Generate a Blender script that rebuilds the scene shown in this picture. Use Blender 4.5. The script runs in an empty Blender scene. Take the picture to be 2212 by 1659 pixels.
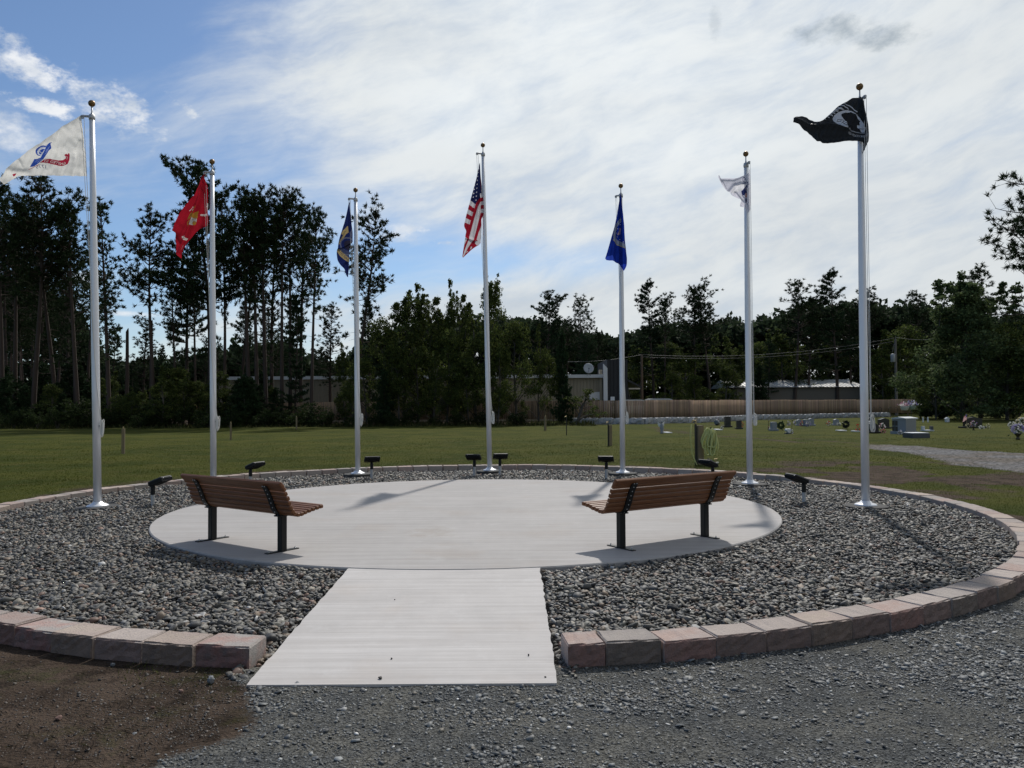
import bpy, math, random
import numpy as np
from mathutils import Vector, Matrix, Euler

# ------------------------------------------------------------------ camera, sky, sun, exposure
FPX, CX, CY = 1700.0, 1106.0, 829.5          # focal length and centre of a 2212 x 1659 frame
EYE, PITCH, ROLL = 1.6, 0.0248, -0.006
SUN_EL, SUN_AZ = math.radians(47), math.radians(14.5)   # azimuth from +Y towards +X
sc = bpy.context.scene
cam_data = bpy.data.cameras.new('camera')
cam_data.sensor_width = 36.0
cam_data.lens = 36.0 * FPX / 2212.0
cam_data.clip_start, cam_data.clip_end = 0.05, 3000.0
cam = bpy.data.objects.new('camera', cam_data)
sc.collection.objects.link(cam)
_c, _s, _cp, _sp = math.cos(ROLL), math.sin(ROLL), math.cos(PITCH), math.sin(PITCH)
_r = Vector((_c, -_sp * _s, _cp * _s)); _u = Vector((-_s, -_sp * _c, _cp * _c)); _f = Vector((0, _cp, _sp))
cam.matrix_world = Matrix(((_r.x, _u.x, -_f.x, 0), (_r.y, _u.y, -_f.y, 0), (_r.z, _u.z, -_f.z, EYE), (0, 0, 0, 1)))
sc.camera = cam
sc.view_settings.view_transform = 'Standard'
sc.view_settings.look = 'None'
sc.view_settings.gamma = 1.0
sc.view_settings.exposure = 0.0
sc.cycles.max_bounces = 8
sc.cycles.transparent_max_bounces = 12
sc.cycles.use_denoising = True

class NT:
    """small wrapper to write node trees"""
    def __init__(s, nt):
        s.nt = nt
    def n(s, kind, **kw):
        nd = s.nt.nodes.new(kind)
        for k, v in kw.items(): setattr(nd, k, v)
        return nd
    def put(s, sock, v):
        if v is None: return
        if hasattr(v, 'is_linked') and not isinstance(v, (int, float)):
            s.nt.links.new(v, sock)
        elif isinstance(v, (tuple, list)) and len(v) == 3 and sock.type == 'RGBA':
            sock.default_value = (*v, 1)
        else:
            sock.default_value = v
    def m(s, op, a, b=None, c=None, clamp=False):
        nd = s.n('ShaderNodeMath', operation=op); nd.use_clamp = clamp
        for i, v in enumerate((a, b, c)): s.put(nd.inputs[i], v)
        return nd.outputs[0]
    def vec(s, x, y, z=0.0):
        nd = s.n('ShaderNodeCombineXYZ')
        for i, v in enumerate((x, y, z)): s.put(nd.inputs[i], v)
        return nd.outputs[0]
    def mix(s, f, a, b, blend='MIX'):
        nd = s.n('ShaderNodeMix', data_type='RGBA', blend_type=blend)
        s.put(nd.inputs[0], f); s.put(nd.inputs[6], a); s.put(nd.inputs[7], b)
        return nd.outputs[2]
    def noise(s, vec, scale, detail=4, rough=0.5, dist=0.0):
        nd = s.n('ShaderNodeTexNoise')
        s.put(nd.inputs['Vector'], vec); nd.inputs['Scale'].default_value = scale
        nd.inputs['Detail'].default_value = detail; nd.inputs['Roughness'].default_value = rough
        nd.inputs['Distortion'].default_value = dist
        return nd.outputs['Fac']
    def voro(s, vec, scale, feature='F1', rand=1.0, out='Distance'):
        nd = s.n('ShaderNodeTexVoronoi', feature=feature)
        s.put(nd.inputs['Vector'], vec); nd.inputs['Scale'].default_value = scale
        nd.inputs['Randomness'].default_value = rand
        return nd.outputs[out]
    def step(s, v, lo, hi, a=0.0, b=1.0):
        nd = s.n('ShaderNodeMapRange', interpolation_type='SMOOTHSTEP')
        s.put(nd.inputs[0], v)
        for i, q in ((1, lo), (2, hi), (3, a), (4, b)): nd.inputs[i].default_value = q
        return nd.outputs[0]
    def ramp(s, v, stops):
        nd = s.n('ShaderNodeValToRGB'); s.put(nd.inputs[0], v)
        el = nd.color_ramp.elements
        while len(el) < len(stops): el.new(0.5)
        for e, (p, c) in zip(el, stops): e.position = p; e.color = (*c, 1)
        return nd.outputs[0]

def ae(px, py):
    """direction (azimuth, elevation) of a point of the frame, used to place clouds on the sky"""
    x, y = (px - CX) / FPX, -(py - CY) / FPX
    x, y = _c * x - _s * y, _s * x + _c * y
    d = Vector((x, _cp - _sp * y, _sp + _cp * y)).normalized()
    return math.atan2(d.x, d.y), math.asin(d.z)

world = bpy.data.worlds.new('World'); sc.world = world; world.use_nodes = True
W = NT(world.node_tree); W.nt.nodes.clear()
SKY_STRENGTH = 0.10
sky = W.n('ShaderNodeTexSky', sky_type='NISHITA', sun_disc=False, sun_elevation=SUN_EL, sun_rotation=SUN_AZ,
          altitude=400, air_density=1.0, dust_density=0.6, ozone_density=2.0)
g = W.n('ShaderNodeTexCoord').outputs['Generated']
sep = W.n('ShaderNodeSeparateXYZ'); W.put(sep.inputs[0], g)
az = W.m('ARCTAN2', sep.outputs[0], sep.outputs[1]); el = W.m('ARCSINE', sep.outputs[2])
p0 = W.vec(az, el, 0.0)
# warp, then streaks running slightly uphill to the right
wa = W.m('MULTIPLY', W.m('SUBTRACT', W.noise(p0, 3.0, 3, 0.55), 0.5), 0.16)
wb = W.m('MULTIPLY', W.m('SUBTRACT', W.noise(W.vec(W.m('ADD', az, 7.3), el, 2.0), 4.0, 3, 0.55), 0.5), 0.06)
u = W.m('ADD', az, wa); v = W.m('ADD', el, wb)
ur = W.m('ADD', W.m('MULTIPLY', u, 0.966), W.m('MULTIPLY', v, 0.259))
vr = W.m('SUBTRACT', W.m('MULTIPLY', v, 0.966), W.m('MULTIPLY', u, 0.259))
streak = W.noise(W.vec(W.m('MULTIPLY', ur, 2.0), W.m('MULTIPLY', vr, 11.0), 0.3), 1.4, 7, 0.58)
fine = W.noise(W.vec(W.m('MULTIPLY', ur, 6.0), W.m('MULTIPLY', vr, 16.0), 4.1), 2.2, 6, 0.6)
soft = W.noise(W.vec(u, W.m('MULTIPLY', v, 2.2), 9.0), 4.0, 5, 0.5)
def blob(x, y, rx, ry, rot=0.0, amp=0.9, lo=-0.1, hi=1.55, seed=0.0):
    """cloud puff round a direction: 1 inside, ragged towards its edge"""
    a0, e0 = ae(x, y)
    da = W.m('SUBTRACT', az, a0); de = W.m('SUBTRACT', el, e0)
    cr, sr = math.cos(rot), math.sin(rot)
    q1 = W.m('MULTIPLY', W.m('ADD', W.m('MULTIPLY', da, cr), W.m('MULTIPLY', de, sr)), FPX / rx)
    q2 = W.m('MULTIPLY', W.m('SUBTRACT', W.m('MULTIPLY', de, cr), W.m('MULTIPLY', da, sr)), FPX / ry)
    r2 = W.m('ADD', W.m('MULTIPLY', q1, q1), W.m('MULTIPLY', q2, q2))
    nz = W.noise(W.vec(W.m('ADD', W.m('MULTIPLY', az, 17.0), W.m('MULTIPLY', el, 9.0)), W.m('SUBTRACT', W.m('MULTIPLY', el, 30.0), W.m('MULTIPLY', az, 7.0)), seed), 1.7, 7, 0.66)
    w = W.m('ADD', W.m('SUBTRACT', 1.0, r2), W.m('MULTIPLY', W.m('SUBTRACT', nz, 0.5), amp * 9.0))
    return W.step(w, lo, hi)
def gauss(x, y, rx, ry):
    a0, e0 = ae(x, y)
    q1 = W.m('MULTIPLY', W.m('SUBTRACT', az, a0), FPX / rx); q2 = W.m('MULTIPLY', W.m('SUBTRACT', el, e0), FPX / ry)
    return W.m('EXPONENT', W.m('MULTIPLY', W.m('ADD', W.m('MULTIPLY', q1, q1), W.m('MULTIPLY', q2, q2)), -1.0))
base = W.step(W.m('ADD', u, W.m('MULTIPLY', v, 0.25)), -0.46, 0.06, 0.05, 1.0)
base = W.m('ADD', base, W.m('MULTIPLY', gauss(820, 110, 330, 130), 0.22))
base = W.m('SUBTRACT', base, W.m('MULTIPLY', gauss(930, 560, 330, 75), 0.62))
base = W.m('SUBTRACT', base, W.m('MULTIPLY', gauss(720, 640, 330, 70), 0.18))
base = W.m('SUBTRACT', base, W.m('MULTIPLY', gauss(160, 30, 420, 150), 0.35))
base = W.m('ADD', base, W.m('MULTIPLY', gauss(1050, 690, 260, 60), 0.45))
base = W.m('ADD', base, W.m('MULTIPLY', gauss(330, 560, 420, 260), 0.16))
base = W.m('SUBTRACT', base, W.m('MULTIPLY', gauss(720, 400, 330, 150), 0.20))
base = W.m('SUBTRACT', base, W.m('MULTIPLY', gauss(1330, 560, 260, 40), 0.22))
veil = W.m('ADD', base, W.m('ADD', W.m('MULTIPLY', W.m('SUBTRACT', streak, 0.5), 1.25), W.m('MULTIPLY', W.m('SUBTRACT', fine, 0.5), 0.6)))
veil = W.step(veil, -0.05, 1.0, 0.0, 0.97)
puffs = None
for i, (x, y, rx, ry, rot, amp) in enumerate(((25, 120, 62, 42, -0.5, .5), (95, 160, 52, 22, -0.1, .6), (250, 240, 105, 40, -0.42, .55),
        (28, 285, 48, 34, -0.3, .35), (95, 233, 60, 16, -0.1, .7), (404, 238, 40, 12, -0.6, .8), (865, 508, 50, 24, -0.12, .45), (905, 497, 30, 10, 0.0, .6),
        (285, 678, 60, 7, 0.0, .4), (182, 600, 34, 16, 0.1, .5), (980, 523, 40, 7, 0, .7))):
    b = blob(x, y, rx, ry, rot, amp, seed=i * 3.7 + 1)
    puffs = b if puffs is None else W.m('MAXIMUM', puffs, b)
grey = W.m('MAXIMUM', blob(1800, 64, 92, 30, -0.05, .32, hi=1.6, seed=51), blob(1915, 80, 80, 24, -0.05, .32, hi=1.6, seed=57))
grey = W.m('MAXIMUM', grey, W.m('MULTIPLY', blob(1545, 50, 16, 30, 0.0, .5, hi=1.2, seed=61), 0.35))
bright = W.m('ADD', 0.89, W.m('MULTIPLY', gauss(1250, 150, 800, 330), 0.17))
bright = W.m('MULTIPLY', bright, W.m('ADD', 0.86, W.m('MULTIPLY', soft, 0.28)))
up = W.step(el, 0.55, 1.2, 1.0, 0.98)                 # thinner and duller overhead, behind the viewer
back = W.step(sep.outputs[1], -0.4, 0.65, 0.60, 1.0)
cloud_l = W.m('MULTIPLY', W.m('MULTIPLY', bright, up), back)
veil_col = W.mix(W.step(W.m('ADD', W.m('MULTIPLY', streak, .5), W.m('MULTIPLY', fine, .5)), .34, .62), (0.635, 0.70, 0.77), (0.81, 0.845, 0.855))
veil_col = W.mix(1.0, veil_col, W.vec(cloud_l, cloud_l, cloud_l), 'MULTIPLY')
sky_col = W.mix(1.0, sky.outputs[0], (SKY_STRENGTH,) * 3, 'MULTIPLY')
sky_col = W.mix(1.0, sky_col, (0.80, 0.90, 1.0), 'MULTIPLY')
bk = W.step(sep.outputs[1], -0.4, 0.65, 1.0, 1.0)
sky_col = W.mix(1.0, sky_col, W.vec(bk, bk, bk), 'MULTIPLY')
col = W.mix(veil, sky_col, veil_col)
shade = W.noise(W.vec(W.m('MULTIPLY', az, 9.0), W.m('MULTIPLY', el, 16.0), 30.0), 2.0, 4, 0.5)
puff_col = W.mix(W.step(shade, 0.35, 0.65), (0.60, 0.66, 0.74), (0.95, 0.96, 0.97))
col = W.mix(W.m('MULTIPLY', puffs, 0.9), col, puff_col)
col = W.mix(W.m('MULTIPLY', grey, 0.75), col, (0.27, 0.34, 0.41))
bg = W.n('ShaderNodeBackground'); W.put(bg.inputs[0], col); bg.inputs[1].default_value = 1.0
wo = W.n('ShaderNodeOutputWorld'); W.nt.links.new(bg.outputs[0], wo.inputs[0])

sun_data = bpy.data.lights.new('sun', 'SUN')
sun_data.energy = 3.2; sun_data.angle = math.radians(1.5); sun_data.color = (1.0, 0.955, 0.89)
sun = bpy.data.objects.new('sun', sun_data); sc.collection.objects.link(sun)
SUN_DIR = Vector((math.sin(SUN_AZ) * math.cos(SUN_EL), math.cos(SUN_AZ) * math.cos(SUN_EL), math.sin(SUN_EL)))
sun.rotation_euler = SUN_DIR.to_track_quat('Z', 'Y').to_euler()

# ------------------------------------------------------------------ helpers
COL = sc.collection
def ray(px, py):
    x, y = (px - CX) / FPX, -(py - CY) / FPX
    x, y = _c * x - _s * y, _s * x + _c * y
    return Vector((x, _cp - _sp * y, _sp + _cp * y))
def at(px, py, z=0.0):
    """where the sight line through a frame point meets height z"""
    d = ray(px, py); t = (z - EYE) / d.z
    return Vector((d.x * t, d.y * t, z))
def at_y(px, py, y):
    """where the sight line through a frame point meets the upright plane at distance y"""
    d = ray(px, py); t = y / d.y
    return Vector((d.x * t, y, EYE + d.z * t))

def tag(o, label=None, cat=None, group=None, kind=None):
    if label: o['label'] = label
    if cat: o['category'] = cat
    if group: o['group'] = group
    if kind: o['kind'] = kind
    return o
def thing(name, label, cat, loc=(0, 0, 0), rotz=0.0, group=None):
    o = bpy.data.objects.new(name, None); COL.objects.link(o)
    o.location = loc; o.rotation_euler = (0, 0, rotz); o.empty_display_size = 0.1
    return tag(o, label, cat, group)
def copy_tree(o, parent=None):
    c = o.copy(); COL.objects.link(c); c.parent = parent
    for ch in KIDS.get(o.name, []): copy_tree(ch, c)
    return c
KIDS = {}

class MB:
    """collects shapes for ONE mesh"""
    def __init__(s): s.v = []; s.f = []
    def add(s, vs, fs):
        b = len(s.v); s.v.extend([tuple(p) for p in vs]); s.f.extend([tuple(i + b for i in f) for f in fs]); return s
    def box(s, c, size, rot=None, bevel=0.0):
        x, y, z = (q / 2 for q in size); c = Vector(c)
        if bevel > 0:
            bm = []
            b = min(bevel, x * .9, y * .9, z * .9)
            # bevelled box: 24 corner points
            pts = []
            for sx in (-1, 1):
                for sy in (-1, 1):
                    for sz in (-1, 1):
                        pts += [(sx * x, sy * (y - b), sz * (z - b)), (sx * (x - b), sy * y, sz * (z - b)), (sx * (x - b), sy * (y - b), sz * z)]
            def I(sx, sy, sz, k): return ((sx > 0) * 4 + (sy > 0) * 2 + (sz > 0)) * 3 + k
            fs = []
            for sg in (-1, 1):
                q = [I(sg, -1, -1, 0), I(sg, 1, -1, 0), I(sg, 1, 1, 0), I(sg, -1, 1, 0)]; fs.append(q if sg > 0 else q[::-1])
                q = [I(-1, sg, -1, 1), I(-1, sg, 1, 1), I(1, sg, 1, 1), I(1, sg, -1, 1)]; fs.append(q if sg > 0 else q[::-1])
                q = [I(-1, -1, sg, 2), I(1, -1, sg, 2), I(1, 1, sg, 2), I(-1, 1, sg, 2)]; fs.append(q if sg > 0 else q[::-1])
            for a in (-1, 1):
                for b2 in (-1, 1):
                    fs.append([I(a, b2, -1, 0), I(a, b2, -1, 1), I(a, b2, 1, 1), I(a, b2, 1, 0)][::(1 if a * b2 > 0 else -1)])
                    fs.append([I(a, -1, b2, 0), I(a, 1, b2, 0), I(a, 1, b2, 2), I(a, -1, b2, 2)][::(1 if a * b2 > 0 else -1)])
                    fs.append([I(-1, a, b2, 1), I(-1, a, b2, 2), I(1, a, b2, 2), I(1, a, b2, 1)][::(1 if a * b2 > 0 else -1)])
                    for c3 in (-1, 1):
                        fs.append([I(a, b2, c3, 0), I(a, b2, c3, 1), I(a, b2, c3, 2)][::(1 if a * b2 * c3 > 0 else -1)])
        else:
            pts = [(sx * x, sy * y, sz * z) for sx in (-1, 1) for sy in (-1, 1) for sz in (-1, 1)]
            fs = [(0, 1, 3, 2), (4, 6, 7, 5), (0, 4, 5, 1), (2, 3, 7, 6), (0, 2, 6, 4), (1, 5, 7, 3)]
        R = rot if rot is not None else Matrix.Identity(3)
        if isinstance(R, (tuple, list)): R = Euler(R).to_matrix()
        return s.add([R @ Vector(p) + c for p in pts], fs)
    def tube(s, pts, rad, n=8, caps=True):
        pts = [Vector(p) for p in pts]; k = len(pts)
        rs = rad if isinstance(rad, (list, tuple)) else [rad] * k
        vs = []; side = None
        for i, p in enumerate(pts):
            t = (pts[min(i + 1, k - 1)] - pts[max(i - 1, 0)])
            t = t.normalized() if t.length > 1e-9 else Vector((0, 0, 1))
            if side is None:
                side = t.cross(Vector((0, 0, 1)) if abs(t.z) < 0.9 else Vector((1, 0, 0))).normalized()
            side = (side - t * side.dot(t)).normalized(); w = t.cross(side)
            for j in range(n):
                a = 2 * math.pi * j / n
                vs.append(p + (side * math.cos(a) + w * math.sin(a)) * rs[i])
        fs = [(i * n + j, i * n + (j + 1) % n, (i + 1) * n + (j + 1) % n, (i + 1) * n + j) for i in range(k - 1) for j in range(n)]
        if caps: fs += [tuple(range(n))[::-1], tuple((k - 1) * n + j for j in range(n))]
        return s.add(vs, fs)
    def lathe(s, prof, c=(0, 0, 0), n=24):
        c = Vector(c); vs = []; k = len(prof)
        for r, z in prof:
            for j in range(n):
                a = 2 * math.pi * j / n; vs.append(c + Vector((r * math.cos(a), r * math.sin(a), z)))
        fs = [(i * n + j, i * n + (j + 1) % n, (i + 1) * n + (j + 1) % n, (i + 1) * n + j) for i in range(k - 1) for j in range(n)]
        fs += [tuple(range(n))[::-1], tuple((k - 1) * n + j for j in range(n))]
        return s.add(vs, fs)
    def ball(s, c, r, nu=14, nv=9):
        if not isinstance(r, (tuple, list)): r = (r, r, r)
        vs = [(c[0], c[1], c[2] + r[2])]; fs = []
        for i in range(1, nv):
            th = math.pi * i / nv
            for j in range(nu):
                a = 2 * math.pi * j / nu
                vs.append((c[0] + r[0] * math.sin(th) * math.cos(a), c[1] + r[1] * math.sin(th) * math.sin(a), c[2] + r[2] * math.cos(th)))
        vs.append((c[0], c[1], c[2] - r[2])); L = len(vs) - 1
        for j in range(nu):
            fs.append((0, 1 + j, 1 + (j + 1) % nu)); b = 1 + (nv - 2) * nu
            fs.append((L, b + (j + 1) % nu, b + j))
            for i in range(nv - 2):
                q = 1 + i * nu; fs.append((q + j, q + nu + j, q + nu + (j + 1) % nu, q + (j + 1) % nu))
        return s.add(vs, fs)
    def prism(s, poly, lo, hi, axis='z'):
        """polygon (2-D) pushed from lo to hi along axis"""
        def P(a, b, t): return {'z': (a, b, t), 'y': (a, t, b), 'x': (t, a, b)}[axis]
        n = len(poly); vs = [P(a, b, lo) for a, b in poly] + [P(a, b, hi) for a, b in poly]
        fs = [tuple(range(n))[::-1], tuple(range(n, 2 * n))] + [(i, (i + 1) % n, n + (i + 1) % n, n + i) for i in range(n)]
        return s.add(vs, fs)
    def build(s, name, m, parent=None, smooth=False, loc=None):
        me = bpy.data.meshes.new(name); me.from_pydata(s.v, [], s.f); me.validate(verbose=False)
        if smooth: me.polygons.foreach_set('use_smooth', [True] * len(me.polygons))
        return link(name, me, m, parent, loc)
def link(name, me, m, parent=None, loc=None):
    me.materials.append(m)
    o = bpy.data.objects.new(name, me); COL.objects.link(o)
    if parent is not None: o.parent = parent; KIDS.setdefault(parent.name, []).append(o)
    if loc is not None: o.location = loc
    return o
def np_mesh(name, V, F, cols=None, smooth=False, attrs=None):
    """mesh from numpy arrays; F is (n,3) or (n,4)"""
    V = np.ascontiguousarray(V, dtype=np.float32); F = np.ascontiguousarray(F, dtype=np.int32)
    me = bpy.data.meshes.new(name); k = F.shape[1]
    me.vertices.add(len(V)); me.vertices.foreach_set('co', V.ravel())
    me.loops.add(F.size); me.loops.foreach_set('vertex_index', F.ravel())
    me.polygons.add(len(F)); me.polygons.foreach_set('loop_start', np.arange(0, F.size, k, dtype=np.int32))
    me.polygons.foreach_set('loop_total', np.full(len(F), k, dtype=np.int32))
    if smooth: me.polygons.foreach_set('use_smooth', np.ones(len(F), dtype=bool))
    me.update(calc_edges=True)
    if cols is not None:
        a = me.color_attributes.new('tint', 'FLOAT_COLOR', 'POINT')
        a.data.foreach_set('color', np.concatenate([cols, np.ones((len(cols), 1))], 1).astype(np.float32).ravel())
    for k2, arr in (attrs or {}).items():
        a = me.attributes.new(k2, 'FLOAT', 'POINT'); a.data.foreach_set('value', arr.astype(np.float32).ravel())
    return me

def M(name, col, rough=0.6, metal=0.0, var=0.0, vscale=6.0, col2=None, bump=0.0, bscale=60.0, bdist=0.01, tint=None, trans=0.0, spec=0.5, stretch=None, tcol=None, coord='Object', rnd=0.0):
    m = bpy.data.materials.new(name); m.use_nodes = True
    N = NT(m.node_tree); b = m.node_tree.nodes['Principled BSDF']; out = m.node_tree.nodes['Material Output']
    co = N.n('ShaderNodeTexCoord').outputs[coord]
    if stretch:
        mp = N.n('ShaderNodeMapping'); N.put(mp.inputs[0], co); mp.inputs['Scale'].default_value = stretch; co = mp.outputs[0]
    c = col
    if tint:
        c = N.n('ShaderNodeAttribute', attribute_name=tint).outputs['Color']
    if col2 is not None:
        c = N.mix(N.step(N.noise(co, vscale, 5, 0.6), 0.36, 0.64), c, col2)
    if var:
        k = N.m('ADD', 1.0 - var, N.m('MULTIPLY', N.noise(co, vscale * 2.3, 6, 0.65), 2 * var))
        c = N.mix(1.0, c, N.vec(k, k, k), 'MULTIPLY')
    if rnd:
        r = N.n('ShaderNodeObjectInfo').outputs['Random']
        k = N.m('ADD', 1.0 - rnd, N.m('MULTIPLY', r, 2 * rnd)); c = N.mix(1.0, c, N.vec(k, k, k), 'MULTIPLY')
    N.put(b.inputs['Base Color'], c)
    b.inputs['Roughness'].default_value = rough; b.inputs['Metallic'].default_value = metal
    b.inputs['Specular IOR Level'].default_value = spec
    if bump:
        bp = N.n('ShaderNodeBump'); bp.inputs['Strength'].default_value = bump; bp.inputs['Distance'].default_value = bdist
        N.put(bp.inputs['Height'], N.noise(co, bscale, 6, 0.6)); N.nt.links.new(bp.outputs[0], b.inputs['Normal'])
    if trans:
        t = N.n('ShaderNodeBsdfTranslucent'); N.put(t.inputs[0], tcol if tcol is not None else c)
        ms = N.n('ShaderNodeMixShader'); ms.inputs[0].default_value = trans
        N.nt.links.new(b.outputs[0], ms.inputs[1]); N.nt.links.new(t.outputs[0], ms.inputs[2]); N.nt.links.new(ms.outputs[0], out.inputs[0])
    return m

ORD = 'first second third fourth fifth sixth seventh eighth ninth tenth eleventh twelfth thirteenth fourteenth fifteenth sixteenth seventeenth eighteenth nineteenth twentieth'.split()
def ordinal(n):
    if n <= 20: return ORD[n - 1]
    t = {2: 'twenty', 3: 'thirty', 4: 'forty', 5: 'fifty'}[n // 10]
    return t + '-' + ORD[n % 10 - 1] if n % 10 else {2: 'twentieth', 3: 'thirtieth', 4: 'fortieth', 5: 'fiftieth'}[n // 10]

rng = np.random.default_rng(11)
def vnoise(x, y, seed=0, oct=4):
    """cheap value noise for numpy arrays"""
    x = np.asarray(x, float); y = np.asarray(y, float); out = np.zeros(np.broadcast(x, y).shape); amp = 1.0; tot = 0.0
    for o in range(oct):
        xi = np.floor(x).astype(np.int64); yi = np.floor(y).astype(np.int64); fx = x - xi; fy = y - yi
        fx = fx * fx * (3 - 2 * fx); fy = fy * fy * (3 - 2 * fy)
        def h(a, b):
            n = (a * 374761393 + b * 668265263 + (seed + o) * 974634777) & 0x7fffffff
            n = ((n ^ (n >> 13)) * 1274126177) & 0x7fffffff
            return ((n ^ (n >> 16)) & 0xffff) / 65535.0
        out += amp * ((h(xi, yi) * (1 - fx) + h(xi + 1, yi) * fx) * (1 - fy) + (h(xi, yi + 1) * (1 - fx) + h(xi + 1, yi + 1) * fx) * fy)
        tot += amp; amp *= 0.5; x = x * 2.03 + 17.1; y = y * 2.03 + 5.7
    return out / tot
def sstep(v, a, b):
    t = np.clip((v - a) / (b - a), 0, 1); return t * t * (3 - 2 * t)

# ------------------------------------------------------------------ the setting: ground, pad, walkway, gravel
PADC, PADR = (-0.628, 12.183), 4.528
RC, RO, RI = (-0.624, 12.59), 7.576, 7.31       # edging ring: centre, outer and inner radius
WX0, WX1, WY0 = -1.612, 0.262, 4.775            # walkway
EDGE_TOP = 0.05

def nonuni(lo, hi, step, far, grow=1.16):
    core = np.arange(lo, hi + 1e-6, step); a = [hi]; d = step
    while a[-1] < far: d *= grow; a.append(a[-1] + d)
    b = [lo]; d = step
    while b[-1] > -far: d *= grow; b.append(b[-1] - d)
    return np.concatenate([np.array(b[1:])[::-1], core, np.array(a[1:])])
gx = nonuni(-11, 11, 0.13, 900); gy = nonuni(1.5, 24, 0.13, 900)
GX, GY = np.meshgrid(gx, gy)
def road_mask(x, y):
    edge = -1.66 + (vnoise(x * 1.5, y * 2.2, 3) - 0.5) * 0.8 - sstep(y, 3.6, 2.2) * 0.3
    m = sstep(x, edge - 0.22, edge + 0.22)
    yb = 8.6 + (x - 6.0) * 0.15 + (vnoise(x * .7, y * .7, 9) - .5) * 1.2
    return m * sstep(y, yb + 0.8, yb - 0.8)
def ground_z(x, y):
    low = sstep(y, 12.0, 7.0)
    z = -0.090 * low - 0.005
    z = z + (vnoise(x * .35, y * .35, 5, 3) - .5) * 0.10 * sstep(y, 21, 40) + (vnoise(x * 2.5, y * 2.5, 8, 3) - .5) * 0.018
    r = np.hypot(x - RC[0], y - RC[1])
    return np.where(r < 7.44, -0.22, z)
GZ = ground_z(GX, GY)
road = road_mask(GX, GY)
def seg_d(x, y, pts):
    d = np.full(np.shape(x), 1e9)
    for (x0, y0), (x1, y1) in zip(pts[:-1], pts[1:]):
        L2 = (x1 - x0) ** 2 + (y1 - y0) ** 2
        t = np.clip(((x - x0) * (x1 - x0) + (y - y0) * (y1 - y0)) / L2, 0, 1)
        d = np.minimum(d, np.hypot(x - x0 - t * (x1 - x0), y - y0 - t * (y1 - y0)))
    return d
# driveway of grey gravel with two wheel ruts running off to the left
def track_pts(L): return [(lambda p: (p.x, p.y))(at(a, b)) for a, b in L]
drive_up = track_pts([(1879, 960), (1984, 964), (2084, 973), (2212, 979)]); drive_lo = track_pts([(1884, 969), (1971, 978), (2021, 989), (2071, 1003), (2212, 1019)])
ruts = [track_pts([(1390, 923), (1500, 934), (1680, 944), (1890, 960)]), track_pts([(1395, 928), (1560, 942), (1700, 953), (1884, 967)]), track_pts([(1640, 915), (1560, 917), (1395, 923)])]
def in_poly(x, y, P):
    ins = np.zeros(np.shape(x), bool); n = len(P)
    for i in range(n):
        x0, y0 = P[i]; x1, y1 = P[(i + 1) % n]
        c = ((y0 > y) != (y1 > y)); 
        with np.errstate(divide='ignore', invalid='ignore'):
            ins ^= c & (x < (x1 - x0) * (y - y0) / (y1 - y0 + 1e-12) + x0)
    return ins
dext = (drive_up[-1][0] + (drive_up[-1][0] - drive_up[-2][0]) * 6, drive_up[-1][1] + (drive_up[-1][1] - drive_up[-2][1]) * 6)
dext2 = (drive_lo[-1][0] + 30, drive_lo[-1][1] - 9)
DRIVE = drive_up + [dext, dext2] + drive_lo[::-1]
lawn_xy = (GX, GY)
dn = np.minimum(seg_d(GX, GY, DRIVE + [DRIVE[0]]), 9)
drive = np.where(in_poly(GX, GY, DRIVE), 1.0, 0.0)
drive = np.maximum(drive, sstep(dn, 0.5, 0.0) * 0.6)
rutm = np.max([sstep(seg_d(GX, GY, r), 0.75, 0.1) for r in ruts], axis=0) * (0.35 + 0.5 * vnoise(GX * .5, GY * .5, 31))
rr = np.hypot(GX - RC[0], GY - RC[1])
front_dirt = sstep(GX, -0.5, -1.2) * sstep(GY, 8.0, 5.6) * (0.55 + 0.6 * vnoise(GX * 1.6, GY * 1.6, 41))
ring_dirt = sstep(rr, 9.2, 7.7) * (0.25 + 0.75 * sstep(vnoise(GX * .9, GY * .9, 43), .35, .7))
side_dirt = np.exp(-(((GX - 8.6) / 3.2) ** 2 + ((GY - 17.5) / 4.0) ** 2)) * 1.5 * sstep(vnoise(GX * .8, GY * .8, 47), .28, .62)
bare = np.clip(np.maximum.reduce([front_dirt, ring_dirt, side_dirt, rutm]), 0, 1)
edge_wood = sstep(GY, 54, 61) * sstep(GX, 6, 0)
ny, nx = GX.shape; idx = np.arange(nx * ny).reshape(ny, nx)
F = np.stack([idx[:-1, :-1], idx[:-1, 1:], idx[1:, 1:], idx[1:, :-1]], -1).reshape(-1, 4)
me = np_mesh('ground', np.stack([GX, GY, GZ], -1).reshape(-1, 3), F, smooth=True,
             attrs=dict(road=road.ravel(), bare=bare.ravel(), drive=drive.ravel(), litter=edge_wood.ravel()))
gm = bpy.data.materials.new('ground'); gm.use_nodes = True
N = NT(gm.node_tree); b = gm.node_tree.nodes['Principled BSDF']
co = N.n('ShaderNodeTexCoord').outputs['Object']
A = lambda k: N.n('ShaderNodeAttribute', attribute_name=k).outputs['Fac']
n1 = N.noise(co, 0.35, 5, .6); n2 = N.noise(co, 2.2, 6, .65); n3 = N.noise(co, 22.0, 5, .7); n4 = N.noise(co, 90.0, 4, .7)
grass = N.mix(N.step(n1, .38, .62), (0.044, 0.056, 0.011), (0.070, 0.076, 0.0145))
grass = N.mix(N.m('MULTIPLY', N.step(N.noise(co, .9, 6, .7), .48, .66), .7), grass, (0.088, 0.083, 0.024))
k = N.m('ADD', .45, N.m('MULTIPLY', n3, 1.1)); grass = N.mix(1.0, grass, N.vec(k, k, k), 'MULTIPLY')
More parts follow.
